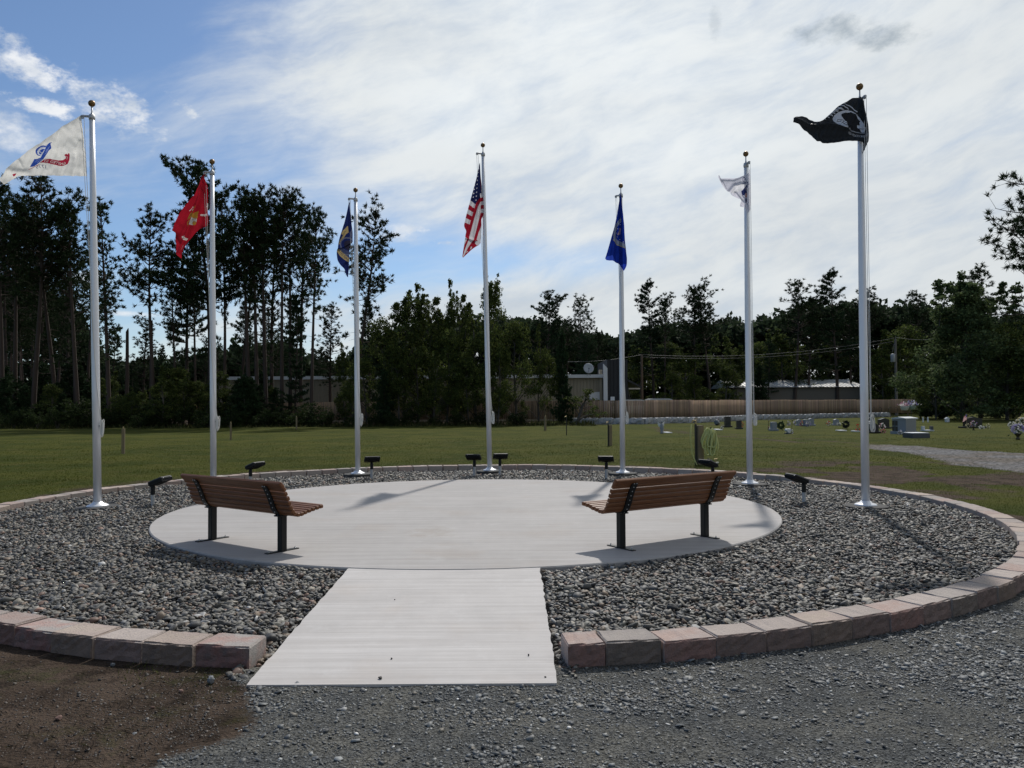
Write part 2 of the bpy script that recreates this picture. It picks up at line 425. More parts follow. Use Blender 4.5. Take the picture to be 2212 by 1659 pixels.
soil = N.mix(N.step(n2, .35, .65), (0.056, 0.041, 0.031), (0.092, 0.068, 0.052))
soil = N.mix(N.step(N.voro(co, 45.0), .0, .28), (0.12, 0.09, 0.07), soil)
k = N.m('ADD', .5, N.m('MULTIPLY', n4, 1.0)); soil = N.mix(1.0, soil, N.vec(k, k, k), 'MULTIPLY')
hum = N.step(N.noise(co, 3.2, 7, .72), .50, .62); soil = N.mix(N.m('MULTIPLY', hum, .75), soil, (0.024, 0.018, 0.014))
moss = N.m('MULTIPLY', N.step(N.noise(co, 1.3, 7, .75), .52, .68), .75); soil = N.mix(moss, soil, (0.045, 0.055, 0.018))
slate = N.mix(N.step(n2, .35, .66), (0.084, 0.088, 0.089), (0.128, 0.126, 0.114))
cellc = N.voro(co, 110.0, out='Color'); sc_ = N.n('ShaderNodeSeparateColor'); N.put(sc_.inputs[0], cellc)
k = N.m('ADD', .35, N.m('MULTIPLY', sc_.outputs[0], 1.3)); slate = N.mix(1.0, slate, N.vec(k, k, k), 'MULTIPLY')
grav = N.mix(N.step(N.noise(co, 0.5, 4, .6), .4, .6), (0.145, 0.13, 0.115), (0.165, 0.164, 0.166))
cell2 = N.voro(co, 14.0, out='Color'); sc2 = N.n('ShaderNodeSeparateColor'); N.put(sc2.inputs[0], cell2)
k = N.m('ADD', .4, N.m('MULTIPLY', sc2.outputs[0], 1.2)); grav = N.mix(1.0, grav, N.vec(k, k, k), 'MULTIPLY')
brk = N.step(N.m('ADD', A('bare'), N.m('MULTIPLY', N.m('SUBTRACT', n2, .5), 1.1)), .30, .75)
c = N.mix(brk, grass, soil)
c = N.mix(N.step(N.m('ADD', A('litter'), N.m('MULTIPLY', N.m('SUBTRACT', n2, .5), .8)), .4, .8), c, (0.05, 0.037, 0.026))
c = N.mix(N.step(N.m('ADD', A('drive'), N.m('MULTIPLY', N.m('SUBTRACT', n2, .5), .9)), .35, .65), c, grav)
c = N.mix(N.step(N.m('ADD', A('road'), N.m('MULTIPLY', N.m('SUBTRACT', n3, .5), .9)), .35, .65), c, slate)
N.put(b.inputs['Base Color'], c); b.inputs['Roughness'].default_value = .95; b.inputs['Specular IOR Level'].default_value = .05
bp = N.n('ShaderNodeBump'); bp.inputs['Strength'].default_value = .9; bp.inputs['Distance'].default_value = .02
h = N.m('ADD', N.m('MULTIPLY', N.voro(co, 55.0), .6), N.m('ADD', N.m('MULTIPLY', n3, 1.5), N.m('MULTIPLY', n4, .5)))
N.put(bp.inputs['Height'], h); gm.node_tree.links.new(bp.outputs[0], b.inputs['Normal'])
ground = link('ground', me, gm); tag(ground, 'mown lawn with bare soil patches and grey slate gravel lane', None, None, 'structure')

# ---- concrete
def concrete(name, gain=1.0):
    m = bpy.data.materials.new(name); m.use_nodes = True
    N = NT(m.node_tree); b = m.node_tree.nodes['Principled BSDF']; co = N.n('ShaderNodeTexCoord').outputs['Object']
    mp = N.n('ShaderNodeMapping'); N.put(mp.inputs[0], co); mp.inputs['Scale'].default_value = (0.35, 14.0, 1.0)
    mp2 = N.n('ShaderNodeMapping'); N.put(mp2.inputs[0], co); mp2.inputs['Scale'].default_value = (1.4, 75.0, 1.0)
    br = N.noise(mp.outputs[0], 1.0, 5, .6); brush = N.noise(mp2.outputs[0], 1.0, 4, .65)
    c = N.mix(N.step(br, .32, .68), (0.348, 0.331, 0.320), (0.402, 0.386, 0.376))
    k = N.m('ADD', .80, N.m('MULTIPLY', N.noise(co, .7, 7, .66), .40)); c = N.mix(1.0, c, N.vec(k, k, k), 'MULTIPLY')
    c = N.mix(N.m('MULTIPLY', N.step(N.noise(co, .8, 5, .6), .5, .72), .38), c, (0.345, 0.295, 0.255))
    c = N.mix(N.m('MULTIPLY', N.step(N.noise(co, 3.0, 6, .7), .55, .75), .25), c, (0.52, 0.515, 0.51))
    k = N.m('ADD', .76, N.m('MULTIPLY', brush, .48)); c = N.mix(1.0, c, N.vec(k, k, k), 'MULTIPLY')
    k = N.m('ADD', .90, N.m('MULTIPLY', N.noise(co, 5.5, 8, .72), .20)); c = N.mix(1.0, c, N.vec(k, k, k), 'MULTIPLY')
    speck = N.step(N.voro(co, 11.0), .016, .030); c = N.mix(speck, (0.12, .11, .10), c)
    # a rusty-tan water stain in the middle of the pad
    d = N.n('ShaderNodeVectorMath', operation='DISTANCE'); mp3 = N.n('ShaderNodeMapping'); N.put(mp3.inputs[0], co)
    mp3.inputs['Scale'].default_value = (1.0, .8, 1.0); N.put(d.inputs[0], mp3.outputs[0]); d.inputs[1].default_value = (-1.0, 9.85 * .8, 0)
    st = N.step(N.m('ADD', d.outputs['Value'], N.m('MULTIPLY', N.noise(co, 3.5, 6, .7), 1.3)), .75, 1.0)
    c = N.mix(st, N.mix(.38, c, (0.29, .245, .20)), c)
    c = N.mix(1.0, c, (gain, gain, gain), 'MULTIPLY')
    N.put(b.inputs['Base Color'], c); b.inputs['Roughness'].default_value = .8; b.inputs['Specular IOR Level'].default_value = .35
    bp = N.n('ShaderNodeBump'); bp.inputs['Strength'].default_value = .5; bp.inputs['Distance'].default_value = .004
    N.put(bp.inputs['Height'], N.m('ADD', brush, N.m('MULTIPLY', N.noise(co, 30, 5, .6), .6))); m.node_tree.links.new(bp.outputs[0], b.inputs['Normal'])
    return m
CONC = concrete('concrete'); CONC2 = concrete('fresh_concrete', 1.28)
mb = MB(); mb.lathe([(PADR, -.16), (PADR, -.012), (PADR - .012, 0.0)], (PADC[0], PADC[1], 0), 160)
pad = mb.build('concrete_pad', CONC); tag(pad, 'round brushed concrete pad in the middle of the gravel', None, None, 'structure')
# walkway: slightly ragged edges, sloping down to the lane
yb = lambda x: PADC[1] - math.sqrt(PADR ** 2 - (x - PADC[0]) ** 2) - 0.012
NX, NY = 24, 60; V = []; Fq = []
for j in range(NY + 1):
    t = j / NY
    for i in range(NX + 1):
        s_ = i / NX
        e0 = 0.012 * (vnoise(np.array([t * 30.]), np.array([2.]), 5)[0] - .5) * 2; e1 = 0.016 * (vnoise(np.array([t * 34.]), np.array([9.]), 6)[0] - .5) * 2
        x = (WX0 + e0) * (1 - s_) + (WX1 + e1) * s_
        y = WY0 + (yb(min(max(x, WX0), WX1)) - WY0) * t
        V.append((x, y, -0.078 * (1 - t) + 0.0 * t - 0.004))
n0 = len(V)
for j in range(NY):
    for i in range(NX):
        a = j * (NX + 1) + i; Fq.append((a, a + 1, a + NX + 2, a + NX + 1))
rim = [i for i in range(NX + 1)] + [j * (NX + 1) + NX for j in range(1, NY + 1)] + [NY * (NX + 1) + i for i in range(NX - 1, -1, -1)] + [j * (NX + 1) for j in range(NY - 1, 0, -1)]
for r_ in rim: V.append((V[r_][0], V[r_][1], V[r_][2] - .14))
L = len(rim)
for i in range(L): Fq.append((rim[(i + 1) % L], rim[i], n0 + i, n0 + (i + 1) % L))
mb = MB(); mb.add(V, Fq); walk = mb.build('walkway', CONC2); tag(walk, 'pale brushed concrete walkway leading up to the round pad', None, None, 'structure')

# ---- river stone bed: a base sheet plus thousands of separate stones in one mesh
def ico(sub):
    t = (1 + 5 ** .5) / 2
    v = np.array([(-1, t, 0), (1, t, 0), (-1, -t, 0), (1, -t, 0), (0, -1, t), (0, 1, t), (0, -1, -t), (0, 1, -t), (t, 0, -1), (t, 0, 1), (-t, 0, -1), (-t, 0, 1)], float)
    f = np.array([(0, 11, 5), (0, 5, 1), (0, 1, 7), (0, 7, 10), (0, 10, 11), (1, 5, 9), (5, 11, 4), (11, 10, 2), (10, 7, 6), (7, 1, 8), (3, 9, 4), (3, 4, 2), (3, 2, 6), (3, 6, 8), (3, 8, 9), (4, 9, 5), (2, 4, 11), (6, 2, 10), (8, 6, 7), (9, 8, 1)])
    v /= np.linalg.norm(v, axis=1)[:, None]
    for _ in range(sub):
        vl = list(map(tuple, v)); cache = {}; nf = []
        def mid(a, b):
            k = (min(a, b), max(a, b))
            if k not in cache:
                p = (np.array(vl[a]) + np.array(vl[b])); p /= np.linalg.norm(p); vl.append(tuple(p)); cache[k] = len(vl) - 1
            return cache[k]
        for a, b_, c_ in f:
            ab, bc, ca = mid(a, b_), mid(b_, c_), mid(c_, a); nf += [(a, ab, ca), (b_, bc, ab), (c_, ca, bc), (ab, bc, ca)]
        v, f = np.array(vl), np.array(nf)
    return v, f
def quat_mats(n, tilt, rg):
    """random rotations: any heading, tilted by about `tilt`"""
    a = rg.uniform(0, 2 * np.pi, n); tx = rg.normal(0, tilt, n); ty = rg.normal(0, tilt, n)
    ca, sa, cx, sx, cy, sy = np.cos(a), np.sin(a), np.cos(tx), np.sin(tx), np.cos(ty), np.sin(ty)
    Rz = np.zeros((n, 3, 3)); Rz[:, 0, 0] = ca; Rz[:, 0, 1] = -sa; Rz[:, 1, 0] = sa; Rz[:, 1, 1] = ca; Rz[:, 2, 2] = 1
    Rx = np.zeros((n, 3, 3)); Rx[:, 0, 0] = 1; Rx[:, 1, 1] = cx; Rx[:, 1, 2] = -sx; Rx[:, 2, 1] = sx; Rx[:, 2, 2] = cx
    Ry = np.zeros((n, 3, 3)); Ry[:, 1, 1] = 1; Ry[:, 0, 0] = cy; Ry[:, 0, 2] = sy; Ry[:, 2, 0] = -sy; Ry[:, 2, 2] = cy
    return Rx @ Ry @ Rz
def stones(P, size, flat, sub, rg, tilt=.35, rough=.16, protos=14):
    """P (n,3), size (n,) -> V, F, owner"""
    v0, f0 = ico(sub); n = len(P)
    pr = []
    for k in range(protos):
        w = v0.copy()
        for _ in range(6):      # chop flat facets
            d = rg.normal(size=3); d /= np.linalg.norm(d); lim = rg.uniform(.38, .78)
            s_ = w @ d; w = w - np.outer(np.maximum(s_ - lim, 0), d)
        w *= (1 + rg.normal(0, rough, (len(w), 1)) * .6); w *= np.array([1.0, rg.uniform(.6, .9), 1.0]); pr.append(w)
    pr = np.array(pr); which = rg.integers(0, protos, n)
    W_ = pr[which].copy()
    W_[:, :, 2] *= flat[:, None]
    W_ = np.einsum('nij,nkj->nki', quat_mats(n, tilt, rg), W_) * (size[:, None, None] * .5) + P[:, None, :]
    k = len(v0); Fo = (f0[None] + (np.arange(n) * k)[:, None, None]).reshape(-1, 3)
    return W_.reshape(-1, 3), Fo, k
def stone_cols(n, rg, pal, wts):
    pal = np.array(pal); c = pal[rg.choice(len(pal), n, p=np.array(wts) / sum(wts))]
    return np.clip(c * rg.lognormal(0, .28, (n, 1)), .01, .8)
def bed_points(dens, rg, rmin, rmax):
    st = 1 / math.sqrt(dens); xs = np.arange(-9, 9, st)
    X, Y = np.meshgrid(xs, xs); X = X + rg.uniform(-.5, .5, X.shape) * st * 1.2; Y = Y + rg.uniform(-.5, .5, Y.shape) * st * 1.2
    return (X + RC[0]).ravel(), (Y + RC[1]).ravel()
def in_bed(x, y):
    r = np.hypot(x - RC[0], y - RC[1]); p = np.hypot(x - PADC[0], y - PADC[1])
    ok = (r < 7.30) & (p > PADR + .022)
    ok &= ~((x > WX0 - .03) & (x < WX1 + .03) & (y < PADC[1] - 3))
    ok &= np.abs(x) < .70 * y + 1.3
    for px_, py_ in POLE_XY: ok &= np.hypot(x - px_, y - py_) > .34
    mouth = (x > -1.78) & (x < .40) & (y < 7.0) & (y > 4.9) & (p > PADR) & ~((x > WX0 - .03) & (x < WX1 + .03))
    return ok | mouth
def bed_z(x, y):
    p = np.hypot(x - PADC[0], y - PADC[1])
    z = -.035 + (vnoise(x * 1.4, y * 1.4, 77, 3) - .5) * .05 - .045 * sstep(y, 14, 19)
    side = np.minimum(np.abs(x - WX0), np.abs(x - WX1)); near = sstep(y, 7.2, 5.0)
    return z - .06 * near * sstep(side, .25, .02) - .02 * near
sg = np.random.default_rng(5)
POLE_XY = [(-6.68, 12.71), (-5.95, 15.7), (-3.61, 18.38), (-.55, 19.05), (2.54, 18.18), (4.70, 15.61), (5.47, 12.22)]
Vs, Fs, Cs = [], [], []; off = 0
PAL = [(.084, .083, .080), (.125, .118, .104), (.060, .061, .062), (.168, .157, .138), (.14, .105, .075), (.21, .19, .155), (.15, .095, .072), (.100, .098, .084), (.34, .335, .325)]
WT = [20, 20, 18, 12, 8, 5, 4, 10, 2]
for (y0, y1, dens, mu, sub) in ((4.5, 7.4, 1250, .050, 1), (7.4, 10.5, 1050, .053, 0), (10.5, 14.5, 700, .061, 0), (14.5, 20.4, 460, .070, 0)):
    x, y = bed_points(dens, sg, 0, 0); k = in_bed(x, y) & (y >= y0) & (y < y1); x, y = x[k], y[k]; n = len(x)
    size = np.clip(sg.lognormal(math.log(mu), .36, n), .018, .13); flat = sg.uniform(.24, .54, n)
    z = bed_z(x, y) + sg.uniform(-.012, .016, n)
    v_, f_, kk = stones(np.stack([x, y, z], 1), size, flat, sub, sg)
    Vs.append(v_); Fs.append(f_ + off); off += len(v_); Cs.append(np.repeat(stone_cols(n, sg, PAL, WT), kk, 0))
# base sheet under the stones
bx = np.arange(-8.3, 7.1, .12); by = np.arange(4.9, 20.3, .12); BX, BY = np.meshgrid(bx, by); bi = np.arange(BX.size).reshape(BX.shape)
cxm = (BX[:-1, :-1] + BX[1:, 1:]) / 2; cym = (BY[:-1, :-1] + BY[1:, 1:]) / 2
keep = (np.hypot(cxm - RC[0], cym - RC[1]) < 7.42)
quad = np.stack([bi[:-1, :-1], bi[:-1, 1:], bi[1:, 1:], bi[1:, :-1]], -1)[keep]
tri = np.concatenate([quad[:, [0, 1, 2]], quad[:, [0, 2, 3]]])
BZ = bed_z(BX, BY) - .035
inw = (BX > WX0 - .2) & (BX < WX1 + .2) & (BY < 7.8); BZ = np.where(inw | (np.hypot(BX - PADC[0], BY - PADC[1]) < PADR + .1), BZ - .08, BZ)
Vs.append(np.stack([BX, BY, BZ], -1).reshape(-1, 3)); Fs.append(tri + off); Cs.append(np.tile([.05, .05, .052], (BX.size, 1)))
STONE = M('river_stone', (.1, .1, .1), rough=.62, tint='tint', var=.22, vscale=22, bump=.25, bscale=140, bdist=.004, spec=.45)
bed = link('gravel_bed', np_mesh('gravel_bed', np.concatenate(Vs), np.concatenate(Fs), np.concatenate(Cs)), STONE)
tag(bed, 'bed of dark grey river stones around the round pad', None, None, 'stuff')

# ---- crushed slate chips over the lane, a few on the soil
Vs, Fs, Cs = [], [], []; off = 0; CP = [(.100, .108, .113), (.135, .142, .142), (.070, .076, .082), (.19, .193, .186), (.46, .46, .45), (.145, .132, .108)]; CW = [26, 24, 22, 11, .6, 6]
def plates(P, size, rg, tilt, thick=(.07, .20), protos=18):
    """thin broken slate plates: irregular pentagons with a sharp rim"""
    pr = []
    for k in range(protos):
        an = np.sort(rg.uniform(0, 2 * np.pi, 5)); an = np.linspace(0, 2 * np.pi, 5, endpoint=False) + rg.normal(0, .28, 5); r = rg.uniform(.6, 1.1, 5); asp = rg.uniform(.45, .95); th = rg.uniform(*thick)
        top = np.stack([np.cos(an) * r * .9, np.sin(an) * r * .9 * asp, th + rg.normal(0, .05, 5)], 1); bot = np.stack([np.cos(an) * r, np.sin(an) * r * asp, np.full(5, -th)], 1); pr.append(np.concatenate([top, bot]))
    f0 = np.array([(0, 1, 2), (0, 2, 3), (0, 3, 4)] + [q for i in range(5) for q in ((i, 5 + i, 5 + (i + 1) % 5), (i, 5 + (i + 1) % 5, (i + 1) % 5))])
    n = len(P); W_ = np.array(pr)[rg.integers(0, protos, n)]
    W_ = np.einsum('nij,nkj->nki', quat_mats(n, tilt, rg), W_) * (size[:, None, None] * .5) + P[:, None, :]
    return W_.reshape(-1, 3), (f0[None] + (np.arange(n) * 10)[:, None, None]).reshape(-1, 3), 10
n = 290000
d = 3.4 * (9.6 / 3.4) ** sg.uniform(0, 1, n); x = sg.uniform(-.86, .92, n) * d; y = d
r = np.hypot(x - RC[0], y - RC[1]); rm = road_mask(x, y)
clump = vnoise(x * 1.3, y * 2.0, 91, 4); clump2 = vnoise(x * .5, y * .8, 97, 3)
keep = (r > RO + .01) & ~((x > WX0 - .01) & (x < WX1 + .01) & (y > WY0 - .01) & (y < 7)) & (sg.uniform(0, 1, n) < np.where(rm > .12, (.35 + .65 * sstep(rm, .1, .6)) * np.clip((clump - .34) * 3.4 + (clump2 - .5), .22, 1), .08 + .55 * np.exp(-np.clip(-1.75 - x, 0, 9) / .26) + .30 * sstep(vnoise(x * .9, y * 1.2, 301, 3), .55, .75))) & (y < 9)
x, y, d = x[keep], y[keep], d[keep]; n = len(x); cl = clump[keep]
size = np.clip(sg.lognormal(math.log(.0105), .58, n), .004, .055) * (0.70 + .085 * d) * (.75 + .6 * cl)
soilm = road_mask(x, y) < .4; size = np.where(soilm, size * .58, size)
z = ground_z(x, y) + size * .12
v_, f_, kk = plates(np.stack([x, y, z], 1), size, sg, .24)
c = stone_cols(n, sg, CP, CW); c[soilm] = np.array([(.055, .040, .030), (.03, .024, .02), (.09, .075, .06), (.13, .125, .12)])[sg.choice(4, soilm.sum(), p=[.4, .34, .2, .06])]
SLATE = M('slate_chip', (.1, .1, .1), rough=.6, tint='tint', spec=.45)
chips = link('slate_gravel', np_mesh('slate_gravel', v_, f_, np.repeat(c, kk, 0)), SLATE); tag(chips, 'loose crushed slate chips strewn over the lane', None, None, 'stuff')

# ---- grass blades on the lawn, tufts on the soil at the front
n = 420000
d = 9.0 * (46 / 9.0) ** sg.uniform(0, 1, n); x = sg.uniform(-.72, .74, n) * d; y = d
x2 = sg.uniform(-4.6, -1.5, 16000); y2 = sg.uniform(3.4, 6.6, 16000)
bare2 = vnoise(x2 * 1.4, y2 * 1.4, 133, 4); k2 = bare2 > .56
x = np.concatenate([x, x2[k2]]); y = np.concatenate([y, y2[k2]]); d = np.concatenate([d, np.hypot(x2[k2], y2[k2])])
r = np.hypot(x - RC[0], y - RC[1])
bd = np.clip(np.maximum.reduce([sstep(r, 9.2, 7.7) * (0.25 + 0.75 * sstep(vnoise(x * .9, y * .9, 43), .35, .7)),
     np.exp(-(((x - 8.6) / 3.2) ** 2 + ((y - 17.5) / 4.0) ** 2)) * 1.5 * sstep(vnoise(x * .8, y * .8, 47), .28, .62)]), 0, 1)
keep = (r > RO + .03) & (sg.uniform(0, 1, len(x)) < sstep(d, 44, 16)) & (road_mask(x, y) < .3) & (sg.uniform(0, 1, len(x)) > bd * .95) & ~in_poly(x, y, DRIVE) & ((y > 7.5) | (x < -1.6))
ed = np.min([seg_d(x, y, q) for q in ruts], axis=0); keep &= (ed > .35) | (sg.uniform(0, 1, len(x)) < .3)
x, y, d = x[keep], y[keep], d[keep]; n = len(x)
hgt = sg.uniform(.010, .030, n) * np.where(y < 7, .8, 1.0) * (1 + .5 * (vnoise(x * .8, y * .8, 12) > .62)); wid = .003 + .00042 * d
a = sg.uniform(0, np.pi, n); lean = sg.normal(0, .55, (n, 2)) * hgt[:, None]
z = ground_z(x, y) - .004
P0 = np.stack([x - np.cos(a) * wid / 2, y - np.sin(a) * wid / 2, z], 1); P1 = np.stack([x + np.cos(a) * wid / 2, y + np.sin(a) * wid / 2, z], 1)
P2 = np.stack([x + lean[:, 0], y + lean[:, 1], z + hgt], 1)
V = np.stack([P0, P1, P2], 1).reshape(-1, 3); Fg = np.arange(3 * n).reshape(-1, 3)
gcol = np.array([(.060, .079, .013), (.077, .090, .016), (.050, .067, .012), (.098, .090, .030)])[sg.choice(4, n, p=[.4, .3, .24, .06])] * sg.lognormal(0, .15, (n, 1))
big = vnoise(x * .25, y * .25, 15)[:, None]; pat = sstep(vnoise(x * .7, y * .35, 19), .5, .72)[:, None]; gcol = gcol * (.62 + .76 * big); gcol = gcol * (1 - .5 * pat) + np.array([.085, .088, .026]) * .5 * pat
GRASS = M('grass_blade', (.1, .1, .1), rough=.65, tint='tint', trans=.25, spec=.03)
gr = link('grass', np_mesh('grass', V, Fg, np.repeat(gcol, 3, 0)), GRASS); tag(gr, 'short green grass blades of the mown lawn', None, None, 'stuff')

n = 2600; x = sg.uniform(-4.4, -1.7, n); y = sg.uniform(3.4, 5.6, n); r = np.hypot(x - RC[0], y - RC[1]); k = (r > RO + .03) & (vnoise(x * 2, y * 3, 201, 3) > .42); x, y = x[k], y[k]; n = len(x)
a = sg.uniform(0, np.pi, n); L_ = sg.uniform(.012, .05, n); z = ground_z(x, y) + .006; dx, dy = np.cos(a) * L_, np.sin(a) * L_; w_ = sg.uniform(.0012, .003, n)
V = np.stack([np.stack([x - dx, y - dy, z], 1), np.stack([x + dy / L_ * w_, y - dx / L_ * w_, z + .004], 1), np.stack([x + dx, y + dy, z + sg.uniform(0, .01, n)], 1), np.stack([x - dy / L_ * w_, y + dx / L_ * w_, z + .002], 1)], 1).reshape(-1, 3)
tc = np.array([(.020, .016, .012), (.09, .07, .05), (.05, .045, .02)])[sg.choice(3, n, p=[.6, .2, .2])]
tw = link('plant_litter', np_mesh('plant_litter', V, np.arange(4 * n).reshape(-1, 4), np.repeat(tc, 4, 0)), GRASS); tag(tw, 'dead twigs and straw bits on the bare soil', None, None, 'stuff')

# ---- edging blocks: every block is a thing of its own
def block_mesh(length, seed, depth=.262):
    rg = np.random.default_rng(seed); mb = MB()
    ni, nj, nk = 11, 5, 7
    L_ = length
    XI = [-.5] + list(np.linspace(-.475, .475, ni - 2)) + [.5]; YJ = [-.5, -.46, 0, .46, .5]; ZK = list(np.linspace(0, .93, nk - 1)) + [1.0]
    def P(i, j, k):
        x = XI[i] * L_; y = YJ[j] * depth; z = ZK[k] * .165 - .115
        x *= 1 - .07 * (y / depth + .5)               # tapered in plan: the inner face is shorter
        if j == 0:                                     # rough split face outside
            y += (rg.normal(0, .0042) - .003 if 0 < i < ni - 1 and 0 < k < nk - 1 else 0) + (.006 + rg.normal(0, .003) if k == nk - 1 else 0)
        if k == nk - 1:
            e = (i in (0, ni - 1)) + (j in (0, nj - 1)); z -= .006 * e; z += rg.normal(0, .0015)
            if i == 0: x += .006
            if i == ni - 1: x -= .006
        return (x, y, z)
    id_ = {}
    for i in range(ni):
        for j in range(nj):
            for k in range(nk):
                if i in (0, ni - 1) or j in (0, nj - 1) or k in (0, nk - 1):
                    id_[i, j, k] = len(mb.v); mb.v.append(P(i, j, k))
    for i in range(ni - 1):
        for j in range(nj - 1):
            mb.f.append((id_[i, j, nk - 1], id_[i + 1, j, nk - 1], id_[i + 1, j + 1, nk - 1], id_[i, j + 1, nk - 1]))
            mb.f.append((id_[i, j, 0], id_[i, j + 1, 0], id_[i + 1, j + 1, 0], id_[i + 1, j, 0]))
    for k in range(nk - 1):
        for i in range(ni - 1):
            mb.f.append((id_[i, 0, k], id_[i + 1, 0, k], id_[i + 1, 0, k + 1], id_[i, 0, k + 1]))
            mb.f.append((id_[i, nj - 1, k], id_[i, nj - 1, k + 1], id_[i + 1, nj - 1, k + 1], id_[i + 1, nj - 1, k]))
        for j in range(nj - 1):
            mb.f.append((id_[0, j, k], id_[0, j, k + 1], id_[0, j + 1, k + 1], id_[0, j + 1, k]))
            mb.f.append((id_[ni - 1, j, k], id_[ni - 1, j + 1, k], id_[ni - 1, j + 1, k + 1], id_[ni - 1, j, k + 1]))
    return mb
def paver(name, c1, c2):
    return M(name, c1, rough=.9, col2=c2, vscale=7, var=.30, bump=1.0, bscale=60, bdist=.010, spec=.25, rnd=.12)
BM = {'salmon pink': paver('salmon_paver', (.40, .30, .262), (.37, .305, .278)), 'tan': paver('tan_paver', (.42, .35, .295), (.38, .31, .275)),
      'pinkish grey': paver('pink_grey_paver', (.41, .355, .322), (.37, .32, .29)), 'grey': paver('grey_paver', (.38, .34, .31), (.33, .295, .275)),
      'red and grey': paver('red_grey_paver', (.39, .275, .245), (.34, .315, .295))}
SPLIT_SHADED = {'salmon pink': paver('salmon_split_shaded', (.22, .135, .12), (.16, .11, .10)), 'tan': paver('tan_split_shaded', (.20, .15, .125), (.15, .12, .105)), 'pinkish grey': paver('pink_grey_split_shaded', (.20, .145, .13), (.15, .115, .105)),  # browner split stone, with the shade of the outer faces painted in
         'grey': paver('grey_split_shaded', (.185, .15, .132), (.14, .12, .108)), 'red and grey': paver('red_grey_split_shaded', (.21, .12, .11), (.15, .115, .11))}
BLK = {}
BLEN = 0.372
def edging(ang, colour, label, length=BLEN, seed=0):
    """ang: angle round the ring from the front, positive to the right"""
    key = (round(length, 3), seed % 4, colour)
    if key not in BLK:
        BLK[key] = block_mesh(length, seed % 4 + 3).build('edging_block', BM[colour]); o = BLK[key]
        o.data.materials.append(SPLIT_SHADED[colour])
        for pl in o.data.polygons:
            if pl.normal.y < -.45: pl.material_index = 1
    else:
        o = BLK[key].copy(); COL.objects.link(o)
    rm_ = (RO + RI) / 2
    j = random.Random(seed * 7 + 1)
    rad = rm_ + j.uniform(-.012, .012)
    o.location = (RC[0] + math.sin(ang) * rad, RC[1] - math.cos(ang) * rad, EDGE_TOP - .05 + j.uniform(-.008, .006))
    o.rotation_euler = (j.uniform(-.015, .015), j.uniform(-.015, .015), ang + j.uniform(-.02, .02))
    tag(o, label, 'edging block', 'edging blocks round the gravel circle'); return o
cyc = ['pinkish grey', 'tan', 'grey', 'pinkish grey', 'salmon pink', 'grey', 'tan', 'pinkish grey']
rc_ = random.Random(4)
step_a = (BLEN + .012) / RO
def vis(a):
    x = RC[0] + math.sin(a) * RO; y = RC[1] - math.cos(a) * RO
    return abs(x) < .70 * y + 1.4
# front, right of the walkway
a = math.asin((.345 - RC[0]) / RO) ; first_c = ['salmon pink', 'grey', 'salmon pink', 'pinkish grey', 'pinkish grey', 'tan', 'pinkish grey', 'salmon pink', 'pinkish grey', 'grey', 'pinkish grey', 'tan', 'pinkish grey', 'salmon pink']
near_r = []; i = 0
while a < math.pi * .5:
    ln = .245 if i == 0 else BLEN; da = (ln + .010) / RO
    near_r.append((a + da / 2, first_c[i] if i < len(first_c) else rc_.choice(cyc), ln)); a += da; i += 1
for i, (aa, c_, ln) in enumerate(near_r):
    if vis(aa): edging(aa, c_, f'{c_} edging block, {ordinal(i + 1)} to the right of the walkway on the near rim', ln, i)
a_right_end = a
# front, left of the walkway
left_c = ['red and grey', 'tan', 'pinkish grey', 'tan', 'red and grey', 'salmon pink', 'pinkish grey']
a = math.asin((-1.70 - RC[0]) / RO); near_l = []; i = 0
while a > -math.pi * .5:
    da = (BLEN + .010) / RO; near_l.append((a - da / 2, left_c[i] if i < len(left_c) else rc_.choice(cyc), BLEN)); a -= da; i += 1
for i, (aa, c_, ln) in enumerate(near_l):
    if vis(aa): edging(aa, c_, f'{c_} edging block, {ordinal(i + 1)} to the left of the walkway on the near rim', ln, i + 40)
a_left_end = a
# back: counted from the tallest pole
a0 = math.pi
nR = round((math.pi - a_right_end) / step_a); nL = round((math.pi + a_left_end) / step_a)
for i in range(nR):
    aa = math.pi - (math.pi - a_right_end) * (i + .5) / nR; c_ = rc_.choice(cyc)
    if vis(aa): edging(aa, c_, f'{c_} edging block on the far rim, {ordinal(i + 1)} to the right from the tallest flagpole', BLEN, i + 80)
for i in range(nL):
    aa = -math.pi + (math.pi + a_left_end) * (i + .5) / nL; c_ = rc_.choice(cyc)
    if vis(aa): edging(aa, c_, f'{c_} edging block on the far rim, {ordinal(i + 1)} to the left from the tallest flagpole', BLEN, i + 140)

